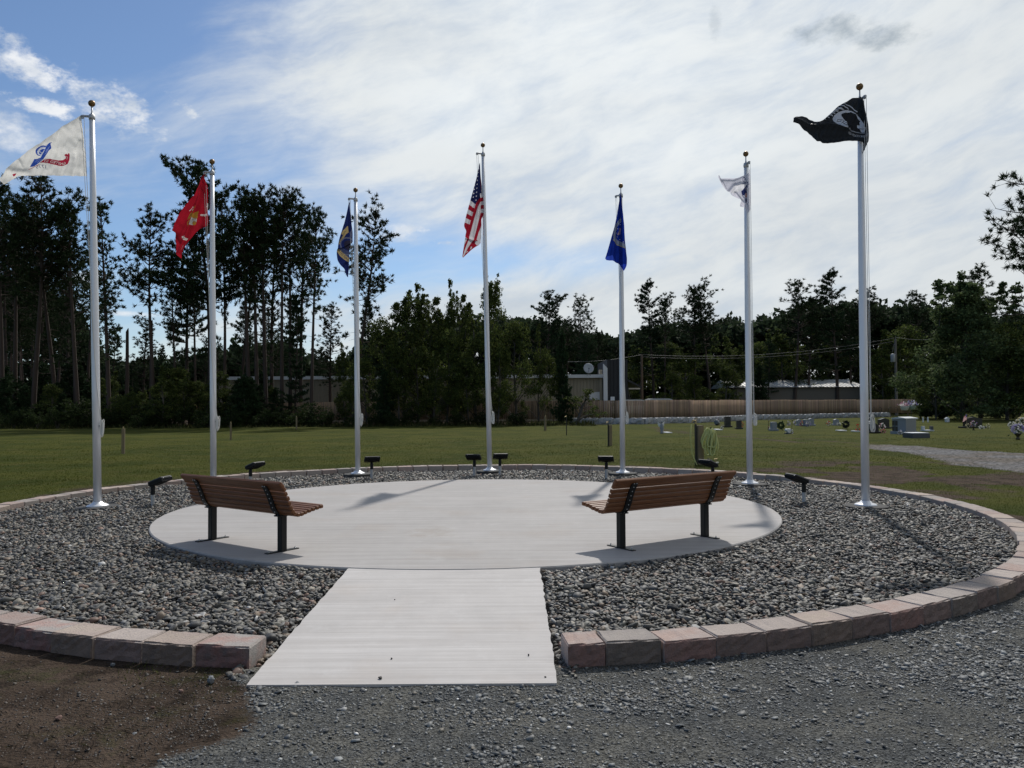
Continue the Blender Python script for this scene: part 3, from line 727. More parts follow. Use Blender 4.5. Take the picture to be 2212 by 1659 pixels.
# ------------------------------------------------------------------ flagpoles
ALU = M('satin_aluminium', (.80, .81, .84), rough=.42, metal=.35, var=.05, vscale=3, stretch=(60, 60, 1), bump=.05, bscale=8)
ALU_CAST = M('cast_aluminium', (.50, .51, .52), rough=.5, metal=.7, var=.15, vscale=20)
GOLD = M('gold_ball', (.20, .125, .055), rough=.42, metal=.75, var=.12, vscale=12)
ROPE = M('white_rope', (.72, .71, .67), rough=.85)
FOOT = M('dark_footing', (.055, .054, .053), rough=.9, var=.2, vscale=8)
def flagpole(x, y, H, top, label, side, ball_r=.054, r0=.060, r1=.040, slack=0.0):
    """top: (x, z) offset of the pole's head; side: direction of the truck's arm, in radians from +X"""
    t = thing('flagpole', label, 'flagpole', (x, y, -.02), group='flagpoles round the pad')
    tx = math.atan2(top, H); t.rotation_euler = (0, tx, 0)
    hs = H - .30
    mb = MB(); n = 16
    zs = [0, hs * .3, hs * .55, hs * .8, hs]; rs = [r0, r0, r0 * .92 + r1 * .08, (r0 + r1) / 2 * .95, r1]
    mb.lathe(list(zip(rs, zs)), n=28); mb.build('shaft', ALU, t, True)
    mb = MB(); mb.lathe([(.165, .006), (.166, .020), (.150, .034), (.095, .052), (r0 + .012, .078), (r0 + .002, .084), (r0, .084)], n=36); mb.build('base_collar', ALU, t, True)
    mb = MB(); mb.lathe([(.33, -.08), (.33, .004), (.31, .012)], n=40); mb.build('footing', FOOT, t)
    mb = MB(); mb.lathe([(r1 + .006, hs - .02), (r1 + .010, hs + .02), (r1 + .004, hs + .06), (.022, hs + .075), (.012, hs + .11), (.010, hs + .20)], n=18)
    ca, sa = math.cos(side), math.sin(side)
    mb.tube([(0, 0, hs + .035), (ca * .06, sa * .06, hs + .04), (ca * .135, sa * .135, hs + .045), (ca * .165, sa * .165, hs + .035)], [.026, .020, .020, .024], 10)
    tr = mb.build('truck', ALU_CAST, t, True)
    mb = MB(); mb.lathe([(.030, -.010), (.030, .010)], n=14)
    for i_, p in enumerate(mb.v): mb.v[i_] = (ca * (.15 + p[0]) - sa * p[2], sa * (.15 + p[0]) + ca * p[2], hs + .028 + p[1])
    mb.build('pulley', ALU_CAST, tr)
    mb = MB(); mb.ball((0, 0, hs + .20 + ball_r * .95), ball_r, 22, 14); mb.build('finial', GOLD, t, True)
    # cleat with its bundle of rope on the side away from the flag, two halyard lines up to the truck
    cx_, cz = r0 + .012, 1.30
    mb = MB(); mb.tube([(r0 - .01, -.02, cz), (cx_ + .02, -.02, cz)], .012, 8); mb.tube([(cx_ + .02, -.02, cz - .09), (cx_ + .01, -.02, cz), (cx_ + .02, -.02, cz + .09)], [.006, .012, .006], 8)
    mb.build('cleat', ALU_CAST, t, True)
    mb = MB(); rg = random.Random(int(x * 100))
    for k in range(5):
        w = .02 + .010 * rg.random(); z0 = cz + rg.uniform(-.02, .03); hh = rg.uniform(.07, .135); oy = -.02 + rg.uniform(-.03, .02); ox = cx_ + .018 + .012 * k * .6
        pts = [(ox + math.sin(q) * w * .7, oy + math.cos(q) * .012 * k / 3 + math.sin(q * 2) * .006, z0 - .02 + math.cos(q) * hh - (.03 if math.cos(q) < 0 else 0)) for q in [2 * math.pi * j / 16 for j in range(17)]]
        mb.tube(pts, .0065, 6, False)
    mb.build('rope_bundle', ROPE, t, True)
    mb = MB()
    for k in (0, 1):
        ex, ey = ca * (.125 + .05 * k), sa * (.125 + .05 * k)
        pts = []
        for j in range(15):
            q = j / 14; s = q ** .8
            bx = (cx_ + .012) * (1 - s) + ex * s; by = -.03 * (1 - s) + ey * s
            if math.hypot(bx, by) < r0 + .008:       # keep the line outside the shaft
                nn = math.hypot(bx, by) or 1; by = -math.sqrt(max((r0 + .008) ** 2 - bx * bx, 0))
            pts.append((bx + .01 * k, by - slack * math.sin(math.pi * q) * .1, cz + .05 + (hs - cz) * q))
        mb.tube(pts, .0042, 5, False)
    mb.build('halyard', ROPE, t, True)
    return t
pole_px = [((211, 1092), (198, 224)), None, ((773, 1022), (768, 411)), ((1058, 1015), (1043, 314)), ((1345, 1020), (1341, 402)), ((1620, 1043), (1611, 333)), ((1870, 1090), (1857, 188))]
POLE = []
for q in pole_px:
    if q is None: b_ = Vector((-5.95, 15.7, 0)); tp = at_y(458, 350, 15.7)
    else: b_ = at(*q[0]); tp = at_y(q[1][0], q[1][1], b_.y)
    POLE.append((b_, tp))
plab = ['flagpole flying the white flag with blue emblem', 'flagpole flying the red flag, rising behind the bench', 'flagpole carrying the limp navy blue flag with a gold band',
        'tallest flagpole, carrying the limp striped flag', 'flagpole carrying the limp bright blue flag', 'flagpole flying the crumpled white flag, between hose post and driveway', 'flagpole flying the black flag']
sides = [math.pi + .1, math.pi + .05, math.pi + .25, math.pi + .3, 2.3, -1.45, -1.5]
for (b_, tp), lb, sd in zip(POLE, plab, sides):
    flagpole(b_.x, b_.y, tp.z + .054 + .02, tp.x - b_.x, lb, sd, slack=.3 if 'red' in lb else 0)

# ------------------------------------------------------------------ flags: cloth sheets with their colours woven in
def flag_mat(name, trans, rough=.75):
    return M(name, (.5, .5, .5), rough=rough, tint='tint', trans=trans, spec=.15)
def poly_along(pts, n):
    P = np.array(pts, float); d = np.r_[0, np.cumsum(np.hypot(*np.diff(P, axis=0).T))]; s = np.linspace(0, d[-1], n)
    # smooth spline through the points
    out = np.stack([np.interp(s, d, P[:, i]) for i in (0, 1)], 1)
    if len(P) > 3:
        k = max(1, n // (len(P) * 4)); ker = np.ones(2 * k + 1) / (2 * k + 1)
        pad_ = np.pad(out, ((k, k), (0, 0)), 'reflect', reflect_type='odd'); out2 = np.stack([np.convolve(pad_[:, i], ker, 'valid') for i in (0, 1)], 1)
        out2[0], out2[-1] = out[0], out[-1]; out = out2
    return out
_glyph = {}
def glyphs(txt):
    """triangles of a piece of text from Blender's own font, cap height 1"""
    if txt in _glyph: return _glyph[txt]
    cu = bpy.data.curves.new('lettering', 'FONT'); cu.body = txt; cu.size = 1.0
    o = bpy.data.objects.new('lettering', cu); COL.objects.link(o)
    dg = bpy.context.evaluated_depsgraph_get(); me = o.evaluated_get(dg).to_mesh()
    me.calc_loop_triangles(); v = np.array([q.co[:2] for q in me.vertices]) / .70
    t = np.array([q.vertices[:] for q in me.loop_triangles]); o.evaluated_get(dg).to_mesh_clear()
    bpy.data.objects.remove(o); bpy.data.curves.remove(cu)
    _glyph[txt] = (v, t); return _glyph[txt]
class Paint:
    def __init__(s, x, y, col): s.x, s.y = x, y; s.c = np.tile(np.array(col, float), (x.size, 1)).reshape(x.shape + (3,))
    def poly(s, pts, col, a=1.0):
        k = in_poly(s.x, s.y, pts); s.c[k] = s.c[k] * (1 - a) + np.array(col) * a
    def ell(s, cx, cy, rx, ry, col, rot=0.0, inner=0.0, a=1.0):
        dx, dy = s.x - cx, s.y - cy; p = (dx * math.cos(rot) + dy * math.sin(rot)) / rx; q = (dy * math.cos(rot) - dx * math.sin(rot)) / ry
        r = np.hypot(p, q); k = (r < 1) & (r >= inner); s.c[k] = s.c[k] * (1 - a) + np.array(col) * a
    def line(s, pts, w, col): 
        k = seg_d(s.x, s.y, pts) < w / 2; s.c[k] = col
    def text(s, txt, path, h, col, mirror=False):
        """letters along a path (list of points, reading direction)"""
        P = poly_along(path, 60); d = np.r_[0, np.cumsum(np.hypot(*np.diff(P, axis=0).T))]
        v, t = glyphs(txt); wid = v[:, 0].max(); sc_x = d[-1] / wid
        px = np.interp(v[:, 0] * sc_x, d, P[:, 0]); py = np.interp(v[:, 0] * sc_x, d, P[:, 1])
        tx = np.gradient(P[:, 0], d); ty = np.gradient(P[:, 1], d); ax = np.interp(v[:, 0] * sc_x, d, tx); ay = np.interp(v[:, 0] * sc_x, d, ty)
        L = np.hypot(ax, ay); ax, ay = ax / L, ay / L
        sg_ = -1.0 if mirror else 1.0                    # up is to the left of the reading direction unless seen from behind
        ux, uy = ay * sg_, -ax * sg_
        X = px + ux * v[:, 1] * h; Y = py + uy * v[:, 1] * h
        for a_, b_, c_ in t:
            x0, x1 = min(X[a_], X[b_], X[c_]), max(X[a_], X[b_], X[c_]); y0, y1 = min(Y[a_], Y[b_], Y[c_]), max(Y[a_], Y[b_], Y[c_])
            k = (s.x >= x0) & (s.x <= x1) & (s.y >= y0) & (s.y <= y1)
            if not k.any(): continue
            xx, yy = s.x[k], s.y[k]
            d1 = (xx - X[b_]) * (Y[a_] - Y[b_]) - (X[a_] - X[b_]) * (yy - Y[b_]); d2 = (xx - X[c_]) * (Y[b_] - Y[c_]) - (X[b_] - X[c_]) * (yy - Y[c_]); d3 = (xx - X[a_]) * (Y[c_] - Y[a_]) - (X[c_] - X[a_]) * (yy - Y[a_])
            ins = ~(((d1 < 0) | (d2 < 0) | (d3 < 0)) & ((d1 > 0) | (d2 > 0) | (d3 > 0)))
            cc = s.c[k]; cc[ins] = col; s.c[k] = cc
def flag(label, cat_group, dist, sc_, off, hoist, fly, top, bottom, paint, folds, mat_, nu=300, nv=250, base=(.7, .7, .7), lean=0.0):
    """four border lines in drawing units -> cloth at distance dist; folds: (line, width, depth)"""
    Lh, Lf, Lt, Lb = poly_along(hoist, nv), poly_along(fly, nv), poly_along(top, nu), poly_along(bottom, nu)
    U = np.linspace(0, 1, nu)[None, :, None]; Vv = np.linspace(0, 1, nv)[:, None, None]
    S = (1 - U) * Lh[:, None] + U * Lf[:, None] + (1 - Vv) * Lt[None] + Vv * Lb[None]
    S = S - ((1 - U) * (1 - Vv) * Lh[0] + U * (1 - Vv) * Lf[0] + (1 - U) * Vv * Lh[-1] + U * Vv * Lf[-1])
    x, y = S[..., 0], S[..., 1]
    pt = Paint(x, y, base); paint(pt)
    dep = np.zeros(x.shape)
    for pts, w, a_ in folds: dep += .6 * a_ * np.exp(-(seg_d(x, y, pts) / w) ** 2)
    dep += lean * U[..., 0]
    dep += (vnoise(x / sc_ * .045, y / sc_ * .045, 3, 2) - .5) * .05 + .004 * np.sin((x * .5 + y * .22) / sc_)
    X = np.empty(x.shape + (3,)); mx = x / sc_ + off[0]; my = y / sc_ + off[1]
    a_, b_ = (mx - CX) / FPX, -(my - CY) / FPX; a_, b_ = _c * a_ - _s * b_, _s * a_ + _c * b_
    dy = _cp - _sp * b_; dz = _sp + _cp * b_; t = dist / dy
    X[..., 0] = a_ * t; X[..., 1] = dist - dep; X[..., 2] = EYE + dz * t
    org = X[0, 0].copy(); X -= org
    i = np.arange(nu * nv).reshape(nv, nu); Fq = np.stack([i[:-1, :-1], i[:-1, 1:], i[1:, 1:], i[1:, :-1]], -1).reshape(-1, 4)
    o = link('flag', np_mesh('flag', X.reshape(-1, 3), Fq, np.clip(pt.c.reshape(-1, 3), 0, 1), True), mat_); o.location = org
    return tag(o, label, 'flag', 'flags on the poles')
CL_W = flag_mat('white_cloth', .55); CL_C = flag_mat('coloured_cloth', .50); CL_D = flag_mat('dark_cloth', .10, .45)

def p1(P):
    blue, red, ink = (.030, .075, .36), (.36, .022, .05), (.05, .06, .16)
    P.ell(730, 950, 112, 76, blue, -.55); P.ell(735, 955, 92, 58, (.62, .65, .72), -.55)
    P.text('THIS WE LL DEFEND', [(640, 1030), (640, 960), (690, 905), (760, 880), (820, 850)], 22, blue, True)
    P.ell(735, 965, 60, 34, blue, -.7); P.line([(700, 1040), (770, 940)], 16, (.62, .65, .72)); P.line([(690, 960), (760, 1010)], 9, (.62, .65, .72))
    P.poly([(515, 1228), (560, 1140), (590, 1085), (640, 1090), (700, 1060), (760, 955), (830, 858), (895, 812), (893, 905), (840, 950), (800, 1005), (745, 1090), (680, 1150), (600, 1212)], blue)
    for (a_, b_) in (((600, 1140), (690, 1085)), ((640, 1150), (720, 1090)), ((770, 1010), (850, 910)), ((790, 960), (870, 880))): P.line([a_, b_], 5, (.30, .36, .62))
    P.line([(900, 822), (915, 816)], 8, blue)
    P.poly([(685, 1160), (735, 1120), (770, 1082), (850, 1078), (930, 1098), (1010, 1112), (1090, 1108), (1150, 1080), (1140, 1050), (1116, 1028), (1130, 1008), (1165, 1004), (1185, 1022), (1190, 988), (1212, 1008), (1208, 1060), (1202, 1110), (1170, 1180), (1100, 1210), (1010, 1204), (930, 1185), (850, 1165), (760, 1150)], red)
    P.line([(1140, 1046), (1180, 1060), (1165, 1100)], 5, (.62, .5, .5))
    P.text('UNITED ST', [(1142, 1186), (1080, 1196), (1000, 1182), (920, 1160), (850, 1146), (745, 1134)], 46, (.68, .66, .64), True)
    P.text('1775', [(818, 1256), (720, 1249), (628, 1254)], 62, ink, True)
    P.line([(500, 1270), (600, 1222), (680, 1180)], 9, red); P.poly([(222, 1362), (300, 1342), (285, 1368), (238, 1394)], red)
    for k in range(9): P.line([(1425 + k * 7, 620 + k * 84), (1440 + k * 7, 650 + k * 84)], 6, (.40, .40, .42))
d1 = POLE[0][0].y
flag('white flag with blue emblem and red ribbon streaming out from its pole', '', d1 - .02, 8.0, (0, 207.4),
     [(1400, 338), (1425, 500), (1442, 650), (1470, 1000), (1500, 1385)], [(40, 1380), (0, 1412), (-30, 1440), (70, 1530)],
     [(1400, 338), (1180, 490), (950, 650), (750, 780), (550, 920), (330, 1060), (180, 1180), (100, 1280), (40, 1380)],
     [(1500, 1385), (1250, 1385), (1000, 1380), (650, 1375), (420, 1384), (320, 1392), (240, 1425), (70, 1530)], p1,
     [([(1380, 420), (900, 760), (500, 1010)], 90, .05), ([(1330, 1380), (1380, 800)], 40, .035), ([(1250, 1390), (1290, 1000)], 30, -.03), ([(950, 1390), (980, 1180)], 28, .02), ([(720, 1390), (800, 1280)], 30, .02),
      ([(320, 1100), (390, 1230)], 20, .018), ([(150, 1300), (480, 1330)], 60, .06), ([(1100, 600), (1180, 1350)], 120, .04)], CL_W, base=(.80, .79, .76))
def p2(P):
    gold, wh, dk = (.30, .155, .025), (.62, .57, .54), (.09, .02, .02)
    P.poly([(590, 735), (560, 770), (525, 790), (510, 830), (470, 840), (440, 890), (418, 945), (470, 925), (520, 890), (560, 800), (588, 775)], gold)
    for k in range(5): P.line([(430 + k * 18, 935 - k * 16), (480 + k * 14, 850 - k * 8)], 4, dk)
    P.ell(535, 975, 48, 78, (.40, .39, .37), .45); P.ell(565, 905, 40, 38, gold); P.ell(555, 1010, 20, 34, gold, .4)
    for k in range(4): P.line([(495 + k * 20, 1020 - k * 6), (545 + k * 12, 950 - k * 10)], 4, (.16, .15, .16))
    P.poly([(570, 860), (625, 815), (610, 870), (600, 900)], gold)
    P.ell(455, 1000, 30, 42, gold, .1, .55); P.line([(465, 950), (468, 1060)], 10, gold); P.line([(445, 1055), (485, 1050)], 10, gold)
    P.line([(455, 802), (490, 770), (515, 740), (525, 755)], 10, wh); P.line([(505, 800), (520, 790), (530, 780)], 10, wh)
    P.line([(735, 690), (728, 672)], 10, wh); P.poly([(722, 740), (745, 690), (762, 680), (764, 760), (755, 850), (725, 890), (650, 892), (640, 870), (690, 862), (730, 850), (744, 800), (742, 755)], wh)
    P.text('UNITED', [(748, 745), (752, 800), (738, 862), (690, 882), (652, 884)], 16, dk)
    P.poly([(345, 1215), (410, 1212), (420, 1250), (462, 1262), (440, 1296), (395, 1286), (375, 1250), (350, 1248)], wh)
    P.line([(385, 1222), (398, 1262), (425, 1270)], 6, dk); P.line([(370, 1440), (385, 1400), (400, 1370)], 4, (.35, .2, .2))
d2 = POLE[1][0].y
flag('red flag with gold eagle, globe and anchor hanging in loose folds', '', d2 - .03, 7.3836, (345.6, 345.6),
     [(715, 212), (745, 400), (762, 600), (766, 850), (760, 1050)], [(185, 1120), (235, 1155), (255, 1250), (260, 1400), (252, 1500), (345, 1575)],
     [(715, 212), (640, 370), (560, 510), (450, 660), (340, 800), (260, 940), (210, 1060), (185, 1120)],
     [(760, 1050), (700, 1070), (640, 1100), (560, 1170), (490, 1260), (430, 1350), (385, 1440), (345, 1575)], p2,
     [([(700, 300), (640, 600), (560, 860), (430, 1240), (330, 1500)], 40, .16), ([(735, 420), (730, 760), (690, 1050)], 28, -.08), ([(560, 560), (440, 860), (270, 1130)], 70, -.08), ([(255, 1250), (330, 1350)], 30, .05)], CL_C, base=(.33, .010, .022))
def p3(P):
    gold, wh, navy = (.34, .26, .12), (.10, .115, .17), (.012, .018, .08)
    P.poly([(737, 640), (752, 610), (800, 575), (804, 628), (782, 648), (756, 690), (728, 722), (716, 735), (722, 705), (742, 672), (755, 650)], gold)
    P.text('UNI', [(722, 722), (748, 668)], 20, navy)
    P.ell(790, 745, 62, 78, wh, .25, .86); P.ell(800, 735, 40, 42, (.02, .02, .04)); 
    for k in range(6): P.line([(745, 765 + k * 9), (806, 795 + k * 9)], 3, wh)
    P.poly([(700, 790), (716, 764), (745, 795), (806, 850), (806, 886), (765, 862), (728, 832)], gold)
    P.text('ATES NAVY', [(708, 787), (742, 828), (770, 856), (806, 880)], 26, navy)
    P.line([(700, 900), (730, 915)], 6, (.05, .06, .2))
d3 = POLE[2][0].y
flag('limp navy blue flag with a gold lettered band', '', d3 - .03, 4.0, (553, 345.6),
     [(812, 348), (822, 500), (836, 640), (834, 700), (806, 742), (805, 860), (803, 940), (797, 1012)], [(812, 348), (775, 500), (742, 610), (720, 680), (705, 760), (697, 800), (705, 870), (730, 910), (765, 940), (776, 985), (790, 1012)][::1],
     [(812, 348), (812.5, 348)], [(797, 1012), (790, 1012)], p3,
     [([(812, 400), (790, 620), (740, 720)], 22, .12), ([(830, 700), (760, 740), (715, 760)], 12, -.10), ([(735, 910), (800, 850)], 20, -.06), ([(780, 900), (792, 1000)], 10, .06)], CL_C, nu=150, nv=320, base=(.011, .019, .092))
def p4(P):
    red, wh, nv_ = (.30, .012, .028), (.58, .57, .60), (.012, .018, .075)
    P.c[:] = red
    P.poly([(360, 300), (330, 480), (256, 738), (318, 795), (372, 700), (386, 690), (376, 560), (372, 300)], nv_)
    for x, y in ((345, 430), (340, 475), (337, 520), (335, 565), (332, 610), (330, 656), (326, 700), (322, 746), (300, 615), (294, 660), (290, 703), (303, 570), (350, 385)): P.ell(x, y, 6.5, 7.5, (.62, .62, .66))
    L0, L1, R0, R1 = np.array((254, 737)), np.array((172, 1045)), np.array((318, 795)), np.array((236, 1075))
    for k in range(6):
        q = [L0 + (L1 - L0) * k / 6, R0 + (R1 - R0) * k / 6, R0 + (R1 - R0) * (k + 1) / 6, L0 + (L1 - L0) * (k + 1) / 6]
        P.poly([tuple(v_) for v_ in q], wh if k % 2 == 0 else red)
    P.poly([(380, 735), (345, 810), (300, 960), (240, 1180), (290, 1200), (330, 1060), (378, 870)], wh)
    P.poly([(384, 1035), (352, 1110), (328, 1190), (362, 1235), (384, 1200)], wh)
    for k in range(6):
        y0 = 662 + k * 45; P.poly([(368 + k * 2.0, y0), (420, y0), (420, y0 + 45), (370 + k * 2.0, y0 + 45)], wh if k % 2 == 0 else red)
    P.poly([(372, 300), (380, 480), (384, 662), (410, 662), (395, 500), (378, 300)], (.45, .45, .47))
    P.poly([(196, 1165), (224, 1178), (190, 1250), (175, 1330), (188, 1240)], wh)
    P.poly([(290, 1198), (240, 1188), (200, 1290), (165, 1400), (185, 1380), (222, 1300), (262, 1238)], wh)
    P.poly([(312, 1200), (350, 1215), (372, 1245), (330, 1262), (310, 1235)], wh)
    P.poly([(262, 1276), (278, 1276), (268, 1300), (252, 1310)], wh); P.poly([(214, 1330), (232, 1326), (212, 1350)], wh)
    P.line([(250, 1185), (200, 1172)], 3, (.15, .01, .02))
d4 = POLE[3][0].y
flag('limp red and white striped flag with starred blue corner on the tallest pole', '', d4 - .09, 5.333, (968, 293.8),
     [(367, 312), (376, 480), (396, 620), (414, 830), (406, 935), (384, 940), (381, 1100), (372, 1245), (290, 1292), (172, 1402)], [(365, 312), (330, 480), (290, 620), (255, 740), (215, 890), (180, 1040), (214, 1100), (197, 1165), (185, 1250), (164, 1390)],
     [(367, 312), (365, 312)], [(172, 1402), (164, 1390)], p4,
     [([(366, 340), (330, 780), (210, 1150)], 26, .14), ([(378, 700), (300, 1180)], 16, -.08), ([(400, 700), (405, 930)], 16, .05), ([(200, 1170), (310, 1200)], 14, -.10), ([(290, 740), (200, 1050)], 14, .05)], CL_C, nu=170, nv=400, base=(.30, .012, .028))
def p5(P):
    ring, ink, yel = (.15, .18, .26), (.012, .02, .10), (.28, .25, .08)
    P.poly([(362, 528), (325, 565), (292, 620), (270, 690), (262, 760), (268, 812), (310, 856), (365, 885), (420, 910), (418, 860), (370, 832), (318, 800), (298, 775), (296, 715), (312, 650), (338, 605), (364, 580)], ring)
    P.text('DEPARTMENT OF', [(286, 790), (278, 730), (292, 660), (318, 610), (362, 562)], 22, ink)
    P.line([(262, 806), (310, 858), (420, 912)], 6, yel)
    P.poly([(335, 700), (350, 650), (362, 660), (356, 730), (336, 740), (320, 735)], (.22, .17, .22))
    for x, y in ((352, 610), (325, 660), (312, 715), (320, 760), (350, 798), (392, 832)): P.ell(x, y, 5, 5, (.4, .42, .5))
    P.poly([(168, 1035), (195, 1010), (250, 1000), (282, 1060), (270, 1080), (180, 1055)], (.03, .07, .46)); P.poly([(345, 1120), (440, 1105), (440, 1140), (400, 1195)], (.02, .05, .40))
d5 = POLE[4][0].y
flag('limp bright blue flag with a pale round seal, hanging in front of its pole', '', d5 - .11, 5.818, (1278.8, 380.2),
     [(362, 228), (378, 400), (400, 600), (412, 800), (440, 1040), (438, 1130), (400, 1194)], [(350, 235), (320, 430), (280, 640), (230, 820), (190, 960), (166, 1035)],
     [(362, 228), (350, 235)], [(400, 1194), (365, 1145), (330, 1100), (280, 1076), (220, 1065), (180, 1056), (166, 1035)], p5,
     [([(352, 260), (290, 620), (250, 1080)], 24, .12), ([(365, 300), (395, 640), (400, 1100)], 26, .07), ([(330, 600), (310, 1080)], 20, -.06)], CL_C, nu=170, nv=280, base=(.006, .022, .22))
def p6(P):
    nv_, sh = (.03, .04, .13), (.60, .61, .72)
    P.ell(845, 745, 42, 60, nv_, -.35, .72); P.text('US', [(830, 775), (862, 735)], 30, nv_); P.line([(800, 800), (880, 830), (910, 780)], 12, nv_); P.line([(770, 840), (840, 830), (870, 900)], 14, nv_)
    P.ell(822, 955, 46, 112, nv_, -.05); P.line([(880, 860), (885, 960)], 26, nv_); P.line([(915, 790), (905, 900)], 10, nv_)
    P.line([(780, 985), (800, 1070), (838, 1120)], 14, nv_); P.poly([(862, 1010), (905, 1010), (900, 1105), (858, 1100)], (.42, .22, .20)); P.poly([(862, 965), (902, 965), (902, 1008), (862, 1008)], nv_)
    P.ell(880, 1160, 22, 55, nv_); P.line([(900, 1225), (908, 1290)], 7, nv_)
    P.text('COAST', [(700, 740), (770, 690), (880, 650)], 30, (.25, .28, .42)); P.text('ST', [(650, 855), (668, 800)], 30, nv_)
    P.line([(300, 660), (365, 810)], 9, (.42, .44, .52))
    P.poly([(520, 1030), (600, 900), (730, 850), (880, 850), (800, 960), (700, 1000), (600, 1030)], (.78, .78, .82))  # lighter patch: the bright fold is painted into the cloth colour
d6 = POLE[5][0].y
flag('crumpled white flag with dark blue emblem, wrapped round its pole', '', d6 - .10, 9.6, (1520.7, 311),
     [(948, 500), (958, 640), (966, 900), (972, 1200), (964, 1370), (905, 1445)], [(300, 652), (284, 682), (330, 770), (370, 850), (440, 950), (520, 1030)],
     [(948, 500), (925, 600), (850, 640), (720, 690), (620, 708), (480, 702), (345, 708), (300, 652)],
     [(905, 1445), (882, 1335), (830, 1312), (745, 1295), (764, 1168), (650, 1110), (520, 1030)], p6,
     [([(520, 1010), (620, 890), (760, 850), (880, 850)], 45, .13), ([(640, 1030), (760, 1180), (880, 1300)], 30, .08), ([(350, 720), (620, 730), (900, 620)], 35, -.05), ([(900, 700), (890, 1200)], 30, -.06), ([(300, 660), (450, 950)], 20, .04)], CL_W, base=(.70, .70, .79))
def p7(P):
    wh, bk = (.50, .54, .62), (.010, .012, .016)
    for k in range(9):
        q = k / 8; x0, y0 = 1290 - 390 * q, 560 + 275 * q; ln = 250 - 165 * q; dx, dy = (.80 - .55 * q, .36 - .55 * q) if k < 4 else (.9, -.18)
        if k < 3: P.line([(x0, y0), (x0 + 120, y0 + 30), (x0 + 170 + 40 * (2 - k), y0 + 90 + 20 * (2 - k))], 13, wh)
        else: P.line([(x0, y0), (x0 + ln * .45, y0 - 14), (x0 + ln * .9, y0 - 4)], 14, wh)
    P.poly([(1105, 812), (1135, 740), (1200, 690), (1290, 658), (1380, 648), (1480, 672), (1560, 732), (1620, 800), (1665, 900), (1680, 980), (1668, 1068), (1560, 1010), (1380, 985), (1300, 985), (1180, 935), (1120, 870)], bk)
    P.poly([(1118, 805), (1150, 745), (1210, 700), (1290, 672), (1370, 660), (1470, 684), (1545, 740), (1605, 812), (1648, 900), (1672, 985), (1655, 1050), (1630, 1050), (1560, 1000), (1390, 975), (1310, 972), (1200, 930), (1132, 862)], wh)
    P.poly([(1264, 740), (1280, 720), (1330, 704), (1440, 694), (1520, 728), (1548, 770), (1560, 808), (1582, 832), (1602, 858), (1580, 872), (1594, 900), (1588, 922), (1546, 915), (1544, 960), (1582, 985), (1612, 1045), (1500, 1010), (1370, 978), (1366, 920), (1362, 868), (1330, 835), (1296, 800), (1270, 768)], bk)
    for q in ([(1200, 822), (1300, 832)], [(1185, 860), (1250, 860)], [(1200, 822), (1190, 858)], [(1260, 830), (1250, 862)], [(1300, 832), (1290, 880), (1365, 965)], [(1260, 890), (1340, 840)], [(1300, 900), (1365, 870)], [(1320, 930), (1365, 905)], [(1580, 980), (1665, 990)]): P.line(q, 9, bk)
    for k in range(13): P.ell(1392 + k * 22, 992 + 76 * (k / 12) ** .8, 11, 7, (.35, .38, .44), .4, .45)
    P.text('YOU ARE NOT FORGOTTEN', [(1385, 1050), (1450, 1082), (1530, 1112), (1620, 1132), (1700, 1136), (1722, 1090)], 34, (.45, .48, .54))
d7 = POLE[6][0].y
flag('black flag with a white round emblem blowing out from its pole', '', d7 - .09, 8.0, (1659, 155.5),
     [(1612, 425), (1640, 540), (1672, 700), (1705, 880), (1722, 1060), (1720, 1200), (1690, 1310), (1625, 1425)], [(470, 782), (436, 800), (432, 872)],
     [(1612, 425), (1560, 446), (1460, 446), (1350, 520), (1200, 600), (1100, 700), (1000, 790), (930, 850), (850, 882), (740, 830), (665, 778), (575, 764), (470, 782)],
     [(1625, 1425), (1648, 1330), (1648, 1215), (1560, 1192), (1350, 1186), (1180, 1215), (960, 1232), (905, 1208), (842, 1206), (760, 1110), (680, 1040), (602, 985), (560, 930), (500, 888), (432, 872)], p7,
     [([(1600, 500), (1690, 900), (1700, 1200)], 40, .09), ([(740, 950), (1000, 915), (1400, 975)], 40, .10), ([(850, 890), (1300, 590)], 40, .06), ([(480, 820), (760, 960)], 40, .09), ([(950, 1150), (1500, 1120)], 60, -.05), ([(820, 1000), (880, 1190)], 40, .05)], CL_D, base=(.017, .021, .026))

# ------------------------------------------------------------------ benches
WOOD = M('red_brown_timber', (.185, .074, .028), rough=.48, col2=(.125, .047, .018), vscale=3.0, var=.22, bump=.4, bscale=30, bdist=.003, stretch=(1.5, 30, 30), spec=.35, rnd=.18)
STEEL = M('black_powder_steel', (.006, .0075, .008), rough=.45, spec=.3, bump=.05, bscale=300)
BOLT = M('zinc_bolt', (.55, .56, .57), rough=.35, metal=.9)
def bench_profile():
    """centre line of the slatted shell in (y forward, z up), from the front of the seat to the top of the back"""
    ctl = [(.33, .455), (.22, .440), (.10, .415), (.00, .392), (-.07, .398), (-.115, .435), (-.145, .49), (-.17, .56), (-.20, .63), (-.235, .70), (-.29, .765)]
    P = np.array(ctl); d = np.r_[0, np.cumsum(np.hypot(*np.diff(P, axis=0).T))]; s = np.linspace(0, d[-1], 120)
    x = np.interp(s, d, P[:, 0]); z = np.interp(s, d, P[:, 1]); k = np.ones(11) / 11
    x = np.convolve(np.pad(x, 5, 'edge'), k, 'valid'); z = np.convolve(np.pad(z, 5, 'edge'), k, 'valid'); return x, z
